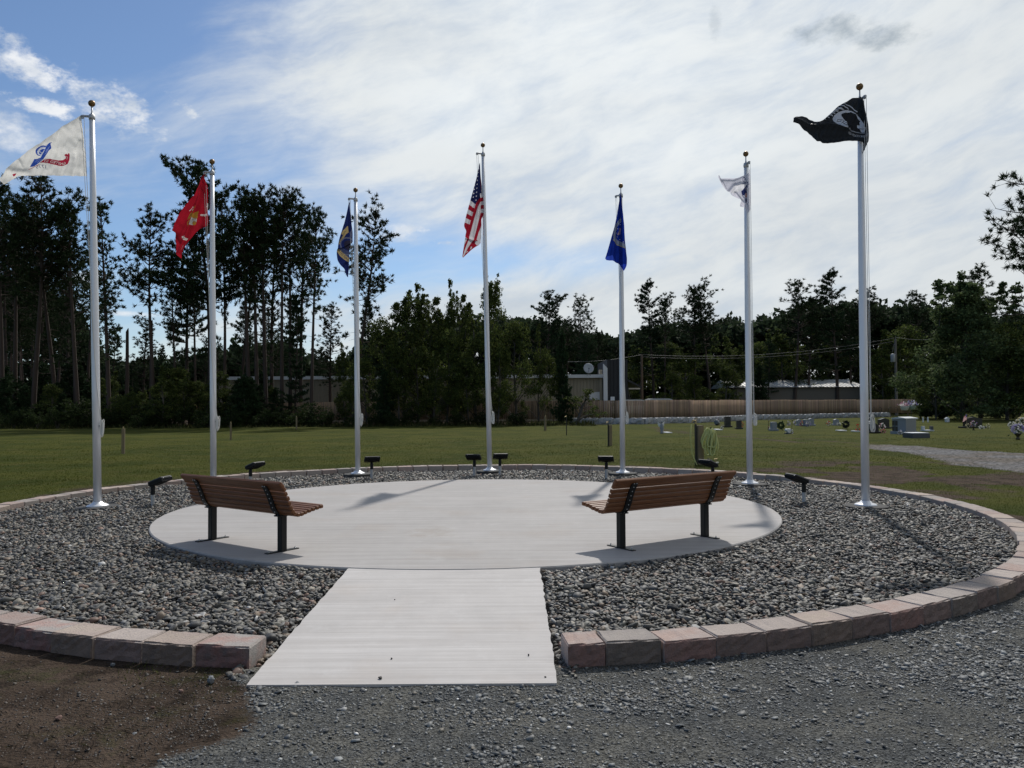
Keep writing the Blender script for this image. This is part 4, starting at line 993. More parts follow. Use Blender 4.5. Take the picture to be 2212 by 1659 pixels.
def make_bench(label):
    t = thing('park_bench', label, 'bench', group='slatted benches on the pad')
    px, pz = bench_profile(); d = np.r_[0, np.cumsum(np.hypot(np.diff(px), np.diff(pz)))]; L = d[-1]
    n = 15; half = .935; r = random.Random(3); seat = MB(); back = MB()
    for i in range(n):
        s = L * (i + .5) / n; y = np.interp(s, d, px); z = np.interp(s, d, pz)
        y2 = np.interp(min(s + .02, L), d, px); z2 = np.interp(min(s + .02, L), d, pz); y1 = np.interp(s - .02, d, px); z1 = np.interp(s - .02, d, pz)
        a_ = math.atan2(z2 - z1, y2 - y1)           # direction along the shell
        top = i == n - 1
        mb = seat if s < .43 else back; w = L / n - .007 if not top else L / n + .025
        one = MB(); one.box((r.uniform(-.004, .004), 0, 0), (2 * half + r.uniform(-.006, .006), w, .042), bevel=.009)
        R = Euler((a_ + math.pi, 0, 0)).to_matrix()
        mb.add([R @ Vector(q) + Vector((0, y, z)) + R @ Vector((0, 0, .024)) for q in one.v], one.f)
    seat.build('seat', WOOD, t); back.build('backrest', WOOD, t)
    for sx in (-.655, .655):
        mb = MB(); outer = []; inner = []
        k0 = 14
        vs = []
        idxs = list(range(k0, 116, 3))
        for i in idxs:
            ty, tz = px[min(i + 1, 119)] - px[i - 1], pz[min(i + 1, 119)] - pz[i - 1]; q = math.hypot(ty, tz); ny_, nz_ = tz / q, -ty / q   # outward normal, away from the sitter
            if True:
                th = .012
                for xx, oo in ((-.042, .0), (.042, .0), (.042, th), (-.042, th)): vs.append((sx + xx, px[i] - ny_ * oo, pz[i] - nz_ * oo))
        fs = []
        m_ = len(idxs)
        for i in range(m_ - 1):
            for j in range(4): fs.append((i * 4 + j, i * 4 + (j + 1) % 4, (i + 1) * 4 + (j + 1) % 4, (i + 1) * 4 + j))
        fs += [(0, 1, 2, 3), tuple(m_ * 4 - 4 + j for j in (3, 2, 1, 0))]
        mb.add(vs, fs); st = mb.build('strap', STEEL, t)
        mb = MB()
        for i in range(n):
            s = L * (i + .5) / n
            if s < .1: continue
            y = np.interp(s, d, px); z = np.interp(s, d, pz); y2 = np.interp(min(s + .02, L), d, px); z2 = np.interp(min(s + .02, L), d, pz); y1 = np.interp(s - .02, d, px); z1 = np.interp(s - .02, d, pz)
            q = math.hypot(y2 - y1, z2 - z1); ny_, nz_ = (z2 - z1) / q, -(y2 - y1) / q
            for xx in ((-.018, .018) if i == n - 1 else (0.0,)):
                mb.ball((sx + xx, y - ny_ * .013, z - nz_ * .013), .0062, 8, 5)
        mb.build('rivet_row', BOLT, st, True)
        mb = MB(); mb.box((sx, -.03, .20), (.078, .078, .392), bevel=.008); lg = mb.build('leg', STEEL, t)
        mb = MB(); mb.box((sx, -.03, .006), (.062, .42, .010), bevel=.003); mb.build('foot_plate', STEEL, lg)
        for sy in (-.205, .145):
            mb = MB(); mb.lathe([(.011, .010), (.011, .018), (.006, .020), (.006, .032)], (sx, sy, 0), 8); mb.build('anchor_bolt', BOLT, lg)
        mb = MB(); mb.box((sx, -.03, .392), (.09, .16, .014), bevel=.004); mb.build('seat_bracket', STEEL, t)
    return t
def place_bench(t, pa, pb):
    a_, b_ = at(*pa), at(*pb); c_ = (a_ + b_) / 2; ang = math.atan2(b_.y - a_.y, b_.x - a_.x)
    off = Vector((-math.sin(ang), math.cos(ang), 0)) * .03
    t.location = c_ + off; t.rotation_euler = (0, 0, ang)
bench = make_bench('dark slatted bench seen from behind, below the red flag, facing right')
place_bench(bench, (458, 1165.5), (610.5, 1191))
bench2 = copy_tree(bench); bench2['label'] = 'slatted bench seen from behind, below the crumpled white flag, facing left'
place_bench(bench2, (1342, 1184), (1522.5, 1159))

# ------------------------------------------------------------------ ground floodlights
BLACK = M('black_aluminium', (.008, .009, .010), rough=.5, spec=.3)
CONDUIT = M('grey_conduit', (.42, .43, .44), rough=.5, var=.08)
LENS = M('lamp_glass', (.25, .27, .29), rough=.15, spec=.6)
def make_flood(label):
    t = thing('flood_light', label, 'flood light', group='flood lights aimed at the flags')
    mb = MB(); mb.tube([(0, 0, -.06), (0, 0, .19)], .030, 16); mb.build('conduit', CONDUIT, t, False)
    mb = MB(); mb.tube([(0, 0, .17), (0, 0, .30)], .036, 14); mb.tube([(0, 0, .30), (0, 0, .335)], [.036, .022], 14); mb.tube([(-.03, 0, .345), (.03, 0, .345)], .024, 12)
    mb.ball((.037, 0, .25), .006, 8, 5); mb.build('swivel_post', BLACK, t)
    return t
def flood_head(t, tilt):
    h = MB(); h.box((0, 0, 0), (.345, .26, .050), bevel=.016); h.box((0, .02, -.034), (.20, .15, .03), bevel=.006)
    h.box((-.164, 0, -.028), (.012, .25, .022)); h.box((.164, 0, -.028), (.012, .25, .022))
    f = MB()
    for k in range(17): f.box((-.15 + k * .01875, .0, -.038), (.006, .235, .040))
    R = Euler((tilt, 0, 0)).to_matrix(); c_ = Vector((0, -.12, .41))
    def tr(mb):
        mb.v = [tuple(R @ (Vector(q) + Vector((0, .0, 0))) + c_) for q in mb.v]; return mb
    ho = tr(h).build('lamp_head', BLACK, t); tr(f).build('fin_block', BLACK, ho)
    g = MB(); g.box((0, .0, .026), (.30, .20, .006)); tr(g).build('lens', LENS, ho)
    for sx in (-.12, .12):
        s_ = MB(); s_.ball((sx, -.128, -.004), .006, 8, 5); tr(s_).build('screw', BOLT, ho, True)
base_flood = make_flood('black flood light on a grey post, between the white-flag pole and a bench'); flood_head(base_flood, -.38)
floods = [((330, 1091), 1.5, None), ((541, 1047), 1.15, 'black flood light showing above the back of the bench below the red flag'),
          ((803, 1030), .25, 'black flood light beside the pole of the navy blue flag'), ((1025, 1024), -.12, 'black flood light at the tallest pole, on the red-bench side'),
          ((1080, 1022), .10, 'black flood light tucked close behind the base of the tallest pole'), ((1310, 1030), -.18, 'black flood light at the pole of the bright blue flag'),
          ((1540, 1042), -1.05, 'black flood light showing above the bench below the crumpled white flag'), ((1737, 1086), -1.4, 'black flood light between the poles of the crumpled white and the black flag')]
for i, (p, rz, lb) in enumerate(floods):
    o = base_flood if i == 0 else copy_tree(base_flood)
    if lb: o['label'] = lb
    o.location = at(*p, -.03); o.rotation_euler = (0, 0, rz)

# ------------------------------------------------------------------ stray pebbles and rocks
PEB = M('dark_pebble', (.035, .033, .032), rough=.7, var=.2, vscale=60)
ROCK = M('grey_rock', (.16, .17, .18), rough=.75, var=.25, vscale=20, bump=.4, bscale=60); RROCK = M('red_brown_rock', (.17, .10, .08), rough=.8, var=.25, vscale=20)
def rock(name, p, size, flat, mt, label, seed, cat):
    rg = np.random.default_rng(seed); v_, f_, k = stones(np.array([[0., 0., 0.]]), np.array([size]), np.array([flat]), 2, rg, .2)
    v_[:, 2] -= v_[:, 2].min(); o = link(name, np_mesh(name, v_, f_), mt); o.location = p; tag(o, label, cat)
def wz(p): t_ = (p.y - WY0) / 2.9; return Vector((p.x, p.y, -.078 * (1 - t_) - .004))
for i, (px_, py_, sz, lb) in enumerate(((822, 1486 - 28, .030, 'largest dark pebble near the front edge of the walkway'), (846, 1419, .018, 'dark pebble on the walkway just behind the largest pebble'), (853, 1302, .014, 'small dark pebble in the middle of the walkway'), (1142, 1412, .020, 'flat dark pebble near the right side of the walkway'), (1178, 1455, .014, 'tiny dark pebble in the front right corner of the walkway'))):
    rock('pebble', wz(at(px_, py_, -.055)), sz, .6, PEB, lb, 100 + i, 'pebble')
for i, (px_, py_, sz, fl, mt, lb) in enumerate(((455, 1481, .062, .8, ROCK, 'split grey rock standing on the soil beside the walkway corner'), (390, 1500, .036, .6, RROCK, 'small reddish rock on the soil, next to the split grey rock'), (244, 1443, .034, .8, ROCK, 'grey rock on the soil below the edging blocks'), (127, 1560, .044, .6, RROCK, 'brown clod lying alone on the bare soil'), (330, 1535, .026, .6, RROCK, 'small pinkish stone on the soil in front of the split rock'), (290, 1590, .034, .3, ROCK, 'flat blue-grey stone on the soil near the gravel lane'), (645, 1483, .05, .3, ROCK, 'flat grey slab lying at the front edge of the walkway'))):
    p = at(px_, py_, -.105); p.z = float(ground_z(np.array([p.x]), np.array([p.y]))[0]) - .003
    rock('rock', p, sz, fl, mt, lb, 200 + i, 'rock')

# ------------------------------------------------------------------ posts on the lawn, hose post
WPOST = M('weathered_post', (.22, .17, .10), rough=.85, var=.3, vscale=8, stretch=(12, 12, 1.2), col2=(.17, .14, .09))
PIPE = M('black_pipe', (.012, .012, .013), rough=.4); BRASS = M('brass_tap', (.38, .30, .16), rough=.45, metal=.8)
HOSE = M('yellow_green_hose', (.50, .52, .20), rough=.6)
def post(px_, base_y, top_y, w, label, pipe=False, wood=True):
    p = at(px_, base_y); p.z = float(ground_z(np.array([p.x]), np.array([p.y]))[0]); h = at_y(px_, top_y, p.y).z - p.z
    t = thing('water_post', label, 'post', p, .35, 'water posts on the lawn')
    if wood:
        mb = MB(); mb.box((0, 0, h / 2 - .1), (w, w, h + .2), bevel=.006); mb.build('post', WPOST, t)
    if pipe:
        mb = MB(); mb.tube([(-w / 2 - .025, -.02, -.1), (-w / 2 - .025, -.02, h + .06)], .022, 10); mb.build('pipe', PIPE, t)
        mb = MB(); mb.tube([(-w / 2 - .025, -.02, h + .05), (-w / 2 - .025, -.02, h + .12), (-w / 2 - .10, -.05, h + .10), (-w / 2 - .13, -.06, h + .05)], .014, 8); mb.lathe([(.03, h + .13), (.03, h + .14)], (-w / 2 - .03, -.02, 0), 10); mb.build('tap', BRASS, t)
    else:
        mb = MB(); mb.lathe([(.02, h), (.02, h + .03), (.035, h + .035), (.035, h + .045), (.012, h + .05), (.012, h + .075)], n=10); mb.build('tap', BRASS, t)
    return t
post(266, 980, 926, .10, 'tan wooden post standing nearest the white-flag pole')
post(498.5, 950, 914, .085, 'thin tan post just beyond the red-flag pole')
post(640.5, 928, 901, .10, 'thin dark post standing in front of the pine trunks')
post(1178, 930, 900, .11, 'yellowish wooden post standing before the tan building')
post(1226, 940, 904, .075, 'black post at the end of the stone wall', True, False)
post(1318, 963, 918, .12, 'wooden post with a black pipe, close to the bright-blue-flag pole', True)
hp = at(1509, 1003); hh = at_y(1509, 918, hp.y).z
t = thing('water_post', 'wooden hydrant post with black pipe, hung with a coiled hose', 'post', (hp.x, hp.y, -.01), .1, 'water posts on the lawn')
mb = MB(); mb.box((.05, 0, hh / 2 - .1), (.15, .14, hh + .2), bevel=.008); mb.build('post', WPOST, t)
mb = MB(); mb.tube([(-.075, -.03, -.1), (-.075, -.03, hh + .03)], .032, 12); mb.build('pipe', PIPE, t)
mb = MB(); mb.tube([(-.075, -.03, hh), (-.075, -.03, hh + .12), (-.16, -.05, hh + .13), (-.20, -.06, hh + .06)], [.03, .028, .022, .026], 10); mb.tube([(-.075, -.03, hh + .12), (-.02, -.03, hh + .17), (-.12, -.03, hh + .19)], .012, 6); mb.build('tap', BRASS, t)
mb = MB(); mb.tube([(.17, -.10, hh - .15), (.25, -.12, hh - .15), (.30, -.12, hh - .05)], .016, 8); mb.tube([(.25, -.02, -.03), (.24, -.05, .16), (.34, -.05, .10)], .022, 8); mb.build('hose_hook', PIPE, t)
mb = MB(); rg = random.Random(8)
for k in range(17):
    cx_ = .22 + rg.uniform(-.05, .05) + k * .005; top_z = hh - .10 + rg.uniform(-.06, .03); ln = rg.uniform(.30, .56); w = rg.uniform(.04, .14); yy = -.13 - k * .013; sw = rg.uniform(-.10, .12)
    pts = []
    for j in range(29):
        q = 2 * math.pi * j / 28
        zz = math.cos(q); drop = (1 - zz) / 2
        pts.append((cx_ + math.sin(q) * w * (.45 + .65 * drop) + sw * drop, yy + .02 * math.sin(q * 2), top_z - ln * 2 * drop * .62))
    mb.tube(pts, .020, 7, False)
mb.tube([(-.20, -.07, hh + .05), (-.23, -.08, hh - .3), (-.20, -.10, hh - .72), (-.10, -.14, hh - 1.0), (.05, -.2, hh - 1.12), (.18, -.2, hh - .98)], .013, 7)
ho = mb.build('garden_hose', HOSE, None, True); ho.location = (hp.x, hp.y, -.01); ho.rotation_euler = (0, 0, .1); tag(ho, 'yellow-green garden hose coiled on the hydrant post', 'hose')
sp = at(1546, 1001); t = thing('sprinkler', 'small lawn sprinkler lying by the hydrant post', 'sprinkler', (sp.x, sp.y, .0), .4)
mb = MB(); mb.box((0, 0, .02), (.20, .05, .03), bevel=.01); mb.box((0, 0, .02), (.05, .16, .025), bevel=.01); mb.build('base', M('pale_plastic', (.42, .43, .36), rough=.5), t)
mb = MB(); mb.tube([(0, 0, .03), (0, 0, .11)], .014, 8); mb.tube([(-.05, 0, .11), (.05, 0, .115)], .01, 8); mb.build('nozzle', BRASS, t)

# ------------------------------------------------------------------ stone retaining wall, board fence
def gz(x, y): return float(ground_z(np.array([x]), np.array([y]))[0])
WLINE = [(4.4, 60.2), (9.6, 58.8), (14.5, 62.0), (22.0, 71.0), (35.5, 79.0), (38.0, 80.0)]
def along(line, s):
    for (x0, y0), (x1, y1) in zip(line[:-1], line[1:]):
        L = math.hypot(x1 - x0, y1 - y0)
        if s <= L: return (x0 + (x1 - x0) * s / L, y0 + (y1 - y0) * s / L, math.atan2(y1 - y0, x1 - x0))
        s -= L
    return None
LSTONE = M('grey_block_stone', (.42, .425, .44), rough=.9, col2=(.30, .305, .32), vscale=1.2, var=.3, bump=1.0, bscale=9, bdist=.05, rnd=.1)
t = thing('retaining_wall', 'low wall of big rough grey stone blocks below the board fence', 'wall', (0, 0, 0))
s = 0.0; k = 0; rg = random.Random(2)
while True:
    q = along(WLINE, s + .56)
    if q is None: break
    mb = MB(); L = 1.10; ni, nk = 7, 4; r2 = np.random.default_rng(k)
    V = []
    for j in (0, 1):
        for i in range(ni):
            for kk in range(nk):
                x = (i / (ni - 1) - .5) * L; z = kk / (nk - 1) * .52 - .06; y = -.25 + (0 if j == 0 else .5)
                if j == 0 and 0 < i < ni - 1 and 0 < kk < nk - 1: y -= r2.uniform(.0, .14)
                if kk == nk - 1 and i in (0, ni - 1): z -= .06; 
                if kk == nk - 1 and i == (ni - 1) // 2: z -= r2.uniform(0, .05)
                V.append((x, y, z))
    I = lambda j, i, kk: j * ni * nk + i * nk + kk
    Fq = [(I(0, i, c2), I(0, i + 1, c2), I(0, i + 1, c2 + 1), I(0, i, c2 + 1)) for i in range(ni - 1) for c2 in range(nk - 1)]
    Fq += [(I(0, i, nk - 1), I(0, i + 1, nk - 1), I(1, i + 1, nk - 1), I(1, i, nk - 1)) for i in range(ni - 1)]
    Fq += [(I(0, 0, c2), I(0, 0, c2 + 1), I(1, 0, c2 + 1), I(1, 0, c2)) for c2 in range(nk - 1)] + [(I(0, ni - 1, c2), I(1, ni - 1, c2), I(1, ni - 1, c2 + 1), I(0, ni - 1, c2 + 1)) for c2 in range(nk - 1)]
    mb.add(V, Fq); o = mb.build('stone_block', LSTONE, t); o.location = (q[0], q[1], gz(q[0], q[1])); o.rotation_euler = (0, 0, q[2])
    s += 1.125; k += 1
BOARD = M('fence_board', (.27, .185, .125), rough=.85, tint='tint', var=.25, vscale=3, stretch=(6, 6, .8))
FLINE = [(-26, 63.5), (-10, 62.6), (4.4, 61.4), (9.6, 60.0), (14.7, 63.2), (22.2, 72.2), (35.6, 80.2), (43.0, 83.2)]
t = thing('board_fence', 'long brown wooden board fence above the stone wall', 'fence', (0, 0, 0))
s = 0.0; k = 0
FP = M('fence_post', (.20, .14, .10), rough=.9)
while True:
    q = along(FLINE, s + 1.22)
    if q is None: break
    q0 = along(FLINE, s); q1 = along(FLINE, s + 2.43) or q
    r2 = np.random.default_rng(k + 50); nb = 17; V = []; C = []; Fq = []
    for i in range(nb):
        u0 = (i + .04) / nb; u1 = (i + .96) / nb; zt = 1.79 + r2.normal(0, .006) + .02 * math.sin(k * 1.7); zb = .36; o0 = r2.uniform(-.006, .006)
        dx, dy = q1[0] - q0[0], q1[1] - q0[1]; L = math.hypot(dx, dy); nx_, ny_ = dy / L, -dx / L
        b = len(V)
        for uu in (u0, u1):
            for oo in (.012 + o0, -.010 + o0):
                for zz in (zb, zt): V.append((q0[0] + dx * uu + nx_ * oo, q0[1] + dy * uu + ny_ * oo, zz))
        Fq += [(b, b + 4, b + 5, b + 1), (b + 2, b + 3, b + 7, b + 6), (b + 1, b + 5, b + 7, b + 3), (b, b + 1, b + 3, b + 2), (b + 4, b + 6, b + 7, b + 5), (b, b + 2, b + 6, b + 4)]
        c_ = np.array([.27, .19, .13]) * r2.lognormal(0, .17) * np.array([1, 1 + r2.normal(0, .03), 1 + r2.normal(0, .05)]) * (1 + .14 * math.sin(k * 2.3)); C += [c_] * 8
    link('fence_panel', np_mesh('fence_panel', np.array(V), np.array(Fq), np.array(C)), BOARD, t)
    mb = MB(); mb.box((q0[0] - nx_ * .07, q0[1] - ny_ * .07, .85), (.10, .10, 1.75)); mb.build('fence_post', FP, t)
    s += 2.44; k += 1

# ------------------------------------------------------------------ long metal building behind the fence
def ribbed(name, c, pitch_axis=None, rough=.6):
    return M(name, c, rough=rough, var=.08, vscale=1.0)
TAN = ribbed('tan_cladding', (.29, .255, .19)); WHT = M('white_trim', (.70, .71, .72), rough=.5); CHAR = ribbed('charcoal_cladding', (.016, .017, .021), rough=.6)
ROOFW = M('pale_roof', (.62, .64, .66), rough=.4)
def ribbed_wall(mb, x0, x1, y, z0, z1, pitch=.30, dep=.04, w=.06):
    x = x0; poly = [(x0, y)]
    while x + pitch < x1:
        poly += [(x + pitch - w, y), (x + pitch - w * .7, y - dep), (x + pitch - w * .3, y - dep), (x + pitch, y)]; x += pitch
    poly.append((x1, y))
    n = len(poly); V = [(a_, b_, z0) for a_, b_ in poly] + [(a_, b_, z1) for a_, b_ in poly]
    mb.add(V, [(i, i + 1, n + i + 1, n + i) for i in range(n - 1)])
YB = 72.0
bx0, bx1 = -27.0, 8.25
ztop = 3.95
t = thing('metal_building', 'long low tan metal building behind the trees, with a tall charcoal end', 'building', (0, 0, 0))
mb = MB(); ribbed_wall(mb, bx0, bx1, YB, -.2, ztop); mb.box(((bx0 + bx1) / 2, YB + 6.05, ztop / 2), (bx1 - bx0, 12, ztop)); mb.build('wall', TAN, t)
mb = MB(); mb.box(((bx0 + bx1) / 2, YB + 5.9, ztop + .14), (bx1 - bx0 + .3, 12.5, .22)); mb.box(((bx0 + bx1) / 2, YB - .36, ztop + .10), (bx1 - bx0 + .3, .08, .30)); mb.build('roof', ROOFW, t)
mb = MB()
for k in range(6): mb.box((bx0 + 8 + k * 4.6, YB - .06, 2.9), (.42, .12, .16))
mb.build('wall_light', M('wall_lamp', (.75, .75, .72), rough=.4), t)
tx0, tx1, tzt = 8.65, 10.5, 5.55
mb = MB(); ribbed_wall(mb, tx0, tx1, YB - .6, -.2, tzt, .32, .05); mb.box(((tx0 + tx1) / 2, YB + 3.4, tzt / 2), (tx1 - tx0, 7.9, tzt)); mb.build('charcoal_wall', CHAR, t)
mb = MB(); mb.prism([(bx1 + .02, 0), (bx1 + .38, 0), (bx1 + .38, 4.75), (bx1 + .02, 5.15)], YB - .95, YB - .62, 'y'); mb.build('white_corner', WHT, t)
mb = MB(); mb.box((bx1 - .12, YB + .2, 2.35), (.26, .6, 4.6)); mb.build('corner_strip', M('beige_strip', (.42, .36, .26), rough=.6), t)
mb = MB(); mb.prism([(7.08, 1.95), (8.0, 1.88), (8.0, 2.62), (7.06, 2.56)], YB - .12, YB - .07, 'y'); mb.build('white_panel', WHT, t)
mb = MB(); mb.box((9.05, YB - 1.0, 1.98), (.36, .3, .36)); mb.box((9.2, YB - 1.1, 1.66), (1.25, .5, .16)); mb.build('vent_unit', WHT, t)
mb = MB(); mb.prism([(10.52, 3.72), (11.75, 3.05), (11.75, 2.92), (10.52, 3.52)], YB - .9, YB + 5, 'y'); mb.build('porch_roof', CHAR, t)
mb = MB(); mb.box((11.05, YB - .95, 2.88), (1.02, .06, .13)); mb.build('porch_beam', M('tan_beam', (.42, .37, .30), rough=.7), t)
# satellite dish on its roof edge
dp = Vector((at_y(1271, 796, YB - .3).x, YB - .4, at_y(1271, 796, YB - .3).z))
t = thing('satellite_dish', 'grey satellite dish standing on the building roof edge', 'satellite dish', (dp.x, dp.y, ztop + .25))
mb = MB(); prof = [(0.02, 0), (.15, .010), (.30, .040), (.46, .095), (.47, .085), (.30, .026), (.02, -.015)]
mb.lathe(prof, n=28); R = Euler((math.radians(78), 0, .1)).to_matrix(); cz_ = dp.z - ztop - .25
mb.v = [tuple(R @ Vector(q) + Vector((0, 0, cz_))) for q in mb.v]; mb.build('dish', M('dish_grey', (.42, .45, .50), rough=.5), t, True)
mb = MB(); mb.tube([(0, .1, -.1), (0, .1, cz_)], .03, 8); mb.tube([(-.16, -.1, -.1), (0, -.02, cz_ - .2), (.16, -.1, -.1)], .02, 6); mb.tube([(0, -.05, cz_ - .38), (0, -.42, cz_ - .06)], .018, 6); mb.box((0, -.42, cz_ - .03), (.10, .10, .10)); mb.build('mount', M('dish_mount', (.09, .09, .10), rough=.5), t)

# second building, far right behind the pines
YS = 96.0
x0, x1 = at_y(1578, 840, YS).x, at_y(1868, 840, YS).x; ze, zr = at_y(1600, 837, YS).z, at_y(1600, 821, YS + 5).z
t = thing('metal_shed', 'low shed with a pale ribbed metal roof among the far pines', 'building', (0, 0, 0))
mb = MB(); mb.box(((x0 + x1) / 2 + .4, YS + 5, ze / 2), (x1 - x0 - .8, 9.6, ze)); mb.build('wall', M('shed_wall', (.16, .14, .115), rough=.8, var=.1), t)
mb = MB(); n = int((x1 - x0) / .45)
for k in range(n):
    xa, xb = x0 + (x1 - x0) * k / n, x0 + (x1 - x0) * (k + .82) / n; xc = x0 + (x1 - x0) * (k + 1) / n
    mb.add([(xa, YS - .3, ze), (xb, YS - .3, ze), (xb, YS + 5, zr), (xa, YS + 5, zr)], [(0, 1, 2, 3)])
    mb.add([(xb, YS - .3, ze), (xc, YS - .3, ze + .0), (xc, YS + 5, zr), (xb, YS + 5, zr), ((xb + xc) / 2, YS - .3, ze + .07), ((xb + xc) / 2, YS + 5, zr + .07)], [(0, 4, 5, 3), (4, 1, 2, 5)])
mb.add([(x0, YS + 5, zr), (x1, YS + 5, zr), (x1, YS + 10, ze), (x0, YS + 10, ze)], [(0, 1, 2, 3)])
mb.add([(x0, YS - .3, ze), (x0, YS + 5, zr), (x0, YS + 10, ze)], [(0, 1, 2)]); mb.add([(x1, YS - .3, ze), (x1, YS + 5, zr), (x1, YS + 10, ze)], [(0, 1, 2)])
mb.build('roof', M('shed_roof', (.66, .66, .64), rough=.4), t)

# cars parked behind the fence: only their roofs show
def car(p, rot, c, label, h, name):
    t = thing(name, label, 'car', p, rot, 'cars parked behind the fence')
    paint = M(name + '_paint', c, rough=.25, spec=.6); gl = M(name + '_glass', (.02, .025, .03), rough=.08); ty = M(name + '_tyre', (.02, .02, .02), rough=.8)
    prof = [(-2.25, .35), (-2.3, .75), (-2.2, h * .60), (-1.9, h * .63), (-1.5, h * .97), (-1.2, h), (.3, h), (.6, h * .97), (1.25, h * .64), (2.1, h * .57), (2.3, .70), (2.28, .35)]
    mb = MB(); mb.prism(prof, -.86, .86, 'y'); mb.build('body', paint, t)
    for sy in (-.868, .868):
        mb = MB(); mb.prism([(-1.6, h * .66), (-1.35, h * .92), (.35, h * .93), (.95, h * .66)], min(sy, sy * .99), max(sy, sy * .99), 'y'); mb.build('side_window', gl, t)
    for x in (-1.4, 1.4):
        for sy in (-.80, .80):
            mb = MB(); mb.lathe([(.33, -.11), (.33, .11)], n=20); mb.v = [(x + q[0], sy + q[2], .33 + q[1]) for q in mb.v]; mb.build('wheel', ty, t)
    mb = MB()
    for sy in (-.6, .6): mb.tube([(-1.2, sy, h + .01), (-1.1, sy, h + .05), (.1, sy, h + .05), (.2, sy, h + .01)], .02, 6)
    mb.build('roof_rail', ty, t)
cp = at_y(1435, 862, 74); car((cp.x, 74.6, cp.z + .05 - 1.82 - .0), .08, (.45, .47, .5), 'silver car whose roof shows above the fence', 1.82, 'silver_car')
cp = at_y(1437 - 11, 864, 70); car((at_y(1413, 864, 70).x - 1.6, 70.0, at_y(1413, 864, 70).z + .04 - 1.55), -.05, (.62, .63, .64), 'white car whose roof barely shows above the fence', 1.55, 'white_car')

# ------------------------------------------------------------------ utility poles and their wires
UP = M('pole_wood', (.13, .085, .06), rough=.9, var=.2); UPG = M('grey_pole_wood', (.17, .155, .14), rough=.9, var=.2)
def upole(px_, top_y, y, r, m, label, transformer=False, arm=False):
    p = at_y(px_, top_y, y); t = thing('utility_pole', label, 'utility pole', (p.x, y, 0))
    mb = MB(); mb.tube([(0, 0, -.2), (0, 0, p.z)], [r, r * .7], 10); mb.build('pole', m, t)
    if transformer:
        mb = MB(); mb.lathe([(.20, 0), (.24, .03), (.24, .82), (.19, .90), (.05, .95)], (-.33, -.05, p.z - 2.6), 14); mb.build('transformer', M('transformer_grey', (.35, .37, .38), rough=.5), t, True)
        mb = MB(); mb.tube([(-.35, 0, p.z - 1.5), (-.2, 0, p.z - .7), (0, 0, p.z - .5)], .03, 6); mb.tube([(0, 0, p.z), (.05, 0, p.z + .3)], .04, 6); mb.build('insulator', UPG, t)
    else:
        mb = MB(); mb.box((0, 0, p.z - .12), (.22, .2, .1)); mb.build('bracket', UPG, t)
    return p
a_ = upole(1386, 766, 82, .16, UP, 'dark brown utility pole near the charcoal building end')
b_ = upole(1934, 732, 88, .17, UPG, 'grey utility pole with a transformer by the end of the fence', True)
WIRE = M('wire', (.14, .14, .135), rough=.5)
def wire(p, q, sag, r, label):
    mb = MB(); mb.tube([tuple(p.lerp(q, i / 24) - Vector((0, 0, sag * 4 * (i / 24) * (1 - i / 24)))) for i in range(25)], r, 5)
    o = mb.build('wire', WIRE, None, True); tag(o, label, 'wire', 'wires between the utility poles')
wire(a_, b_ + Vector((-.1, 0, .1)), .85, .016, 'upper wire strung between the two utility poles')
wire(a_ + Vector((0, 0, -.22)), b_ + Vector((-.1, 0, -.25)), .85, .013, 'lower wire strung between the two utility poles')
wire(at_y(1215, 781, 82), a_, .25, .020, 'wire running from the brown pole towards the satellite dish')
wire(b_ + Vector((0, 0, .2)), at_y(2010, 733, 95), .15, .020, 'short wire running from the transformer pole into the big tree')

# ------------------------------------------------------------------ cemetery: stones, flowers, baskets
BLKG = M('black_granite', (.016, .018, .020), rough=.22, spec=.6); GRYG = M('grey_granite', (.25, .265, .285), rough=.6, var=.15, vscale=40); DGR = M('dark_granite', (.07, .078, .088), rough=.45, var=.15, vscale=40); WSTN = M('white_stone', (.62, .64, .66), rough=.6)
GLEAF = M('flower_leaf', (.04, .075, .025), rough=.7); URN = M('bronze_urn', (.07, .055, .035), rough=.4, metal=.4); IRON = M('black_iron', (.02, .02, .02), rough=.5)
PET = {k: M('petal_' + k, c, rough=.7, trans=.3) for k, c in dict(white=(.70, .70, .68), red=(.45, .03, .03), pink=(.55, .25, .32), purple=(.30, .26, .52), cream=(.62, .56, .36), lilac=(.45, .42, .62), yellow=(.6, .45, .06)).items()}
def headstone(px_, base_y, w_px, h_px, m, label, dep=.22, style='flat', basep=True, bm=None):
    p = at(px_, base_y); k = p.y / FPX; w, h = w_px * k, h_px * k
    t = thing('headstone', label, 'headstone', (p.x, p.y, gz(p.x, p.y)), random.Random(px_).uniform(-.12, .25), 'headstones in the cemetery'); mb = MB(); zb = .10 if basep else 0
    if style == 'arch': poly = [(-w / 2, zb), (w / 2, zb), (w / 2, h * .86), (w * .3, h * .96), (0, h), (-w * .3, h * .96), (-w / 2, h * .86)]
    elif style == 'slant': poly = [(-w / 2, zb), (w / 2, zb), (w / 2, h * .8), (-w * .1, h), (-w / 2, h * .9)]
    elif style == 'gable': poly = [(-w / 2, zb), (w / 2, zb), (w / 2, h * .85), (0, h), (-w / 2, h * .85)]
    else: poly = [(-w / 2, zb), (w / 2, zb), (w / 2, h - .01), (w / 2 - .02, h), (-w / 2 + .02, h), (-w / 2, h - .01)]
    mb.prism(poly, -dep / 2, dep / 2, 'y'); mb.build('stone', m, t)
    if basep:
        mb = MB(); mb.box((0, 0, .05), (w * 1.45, dep + .22, .10), bevel=.01); mb.build('plinth', bm or m, t)
    return t
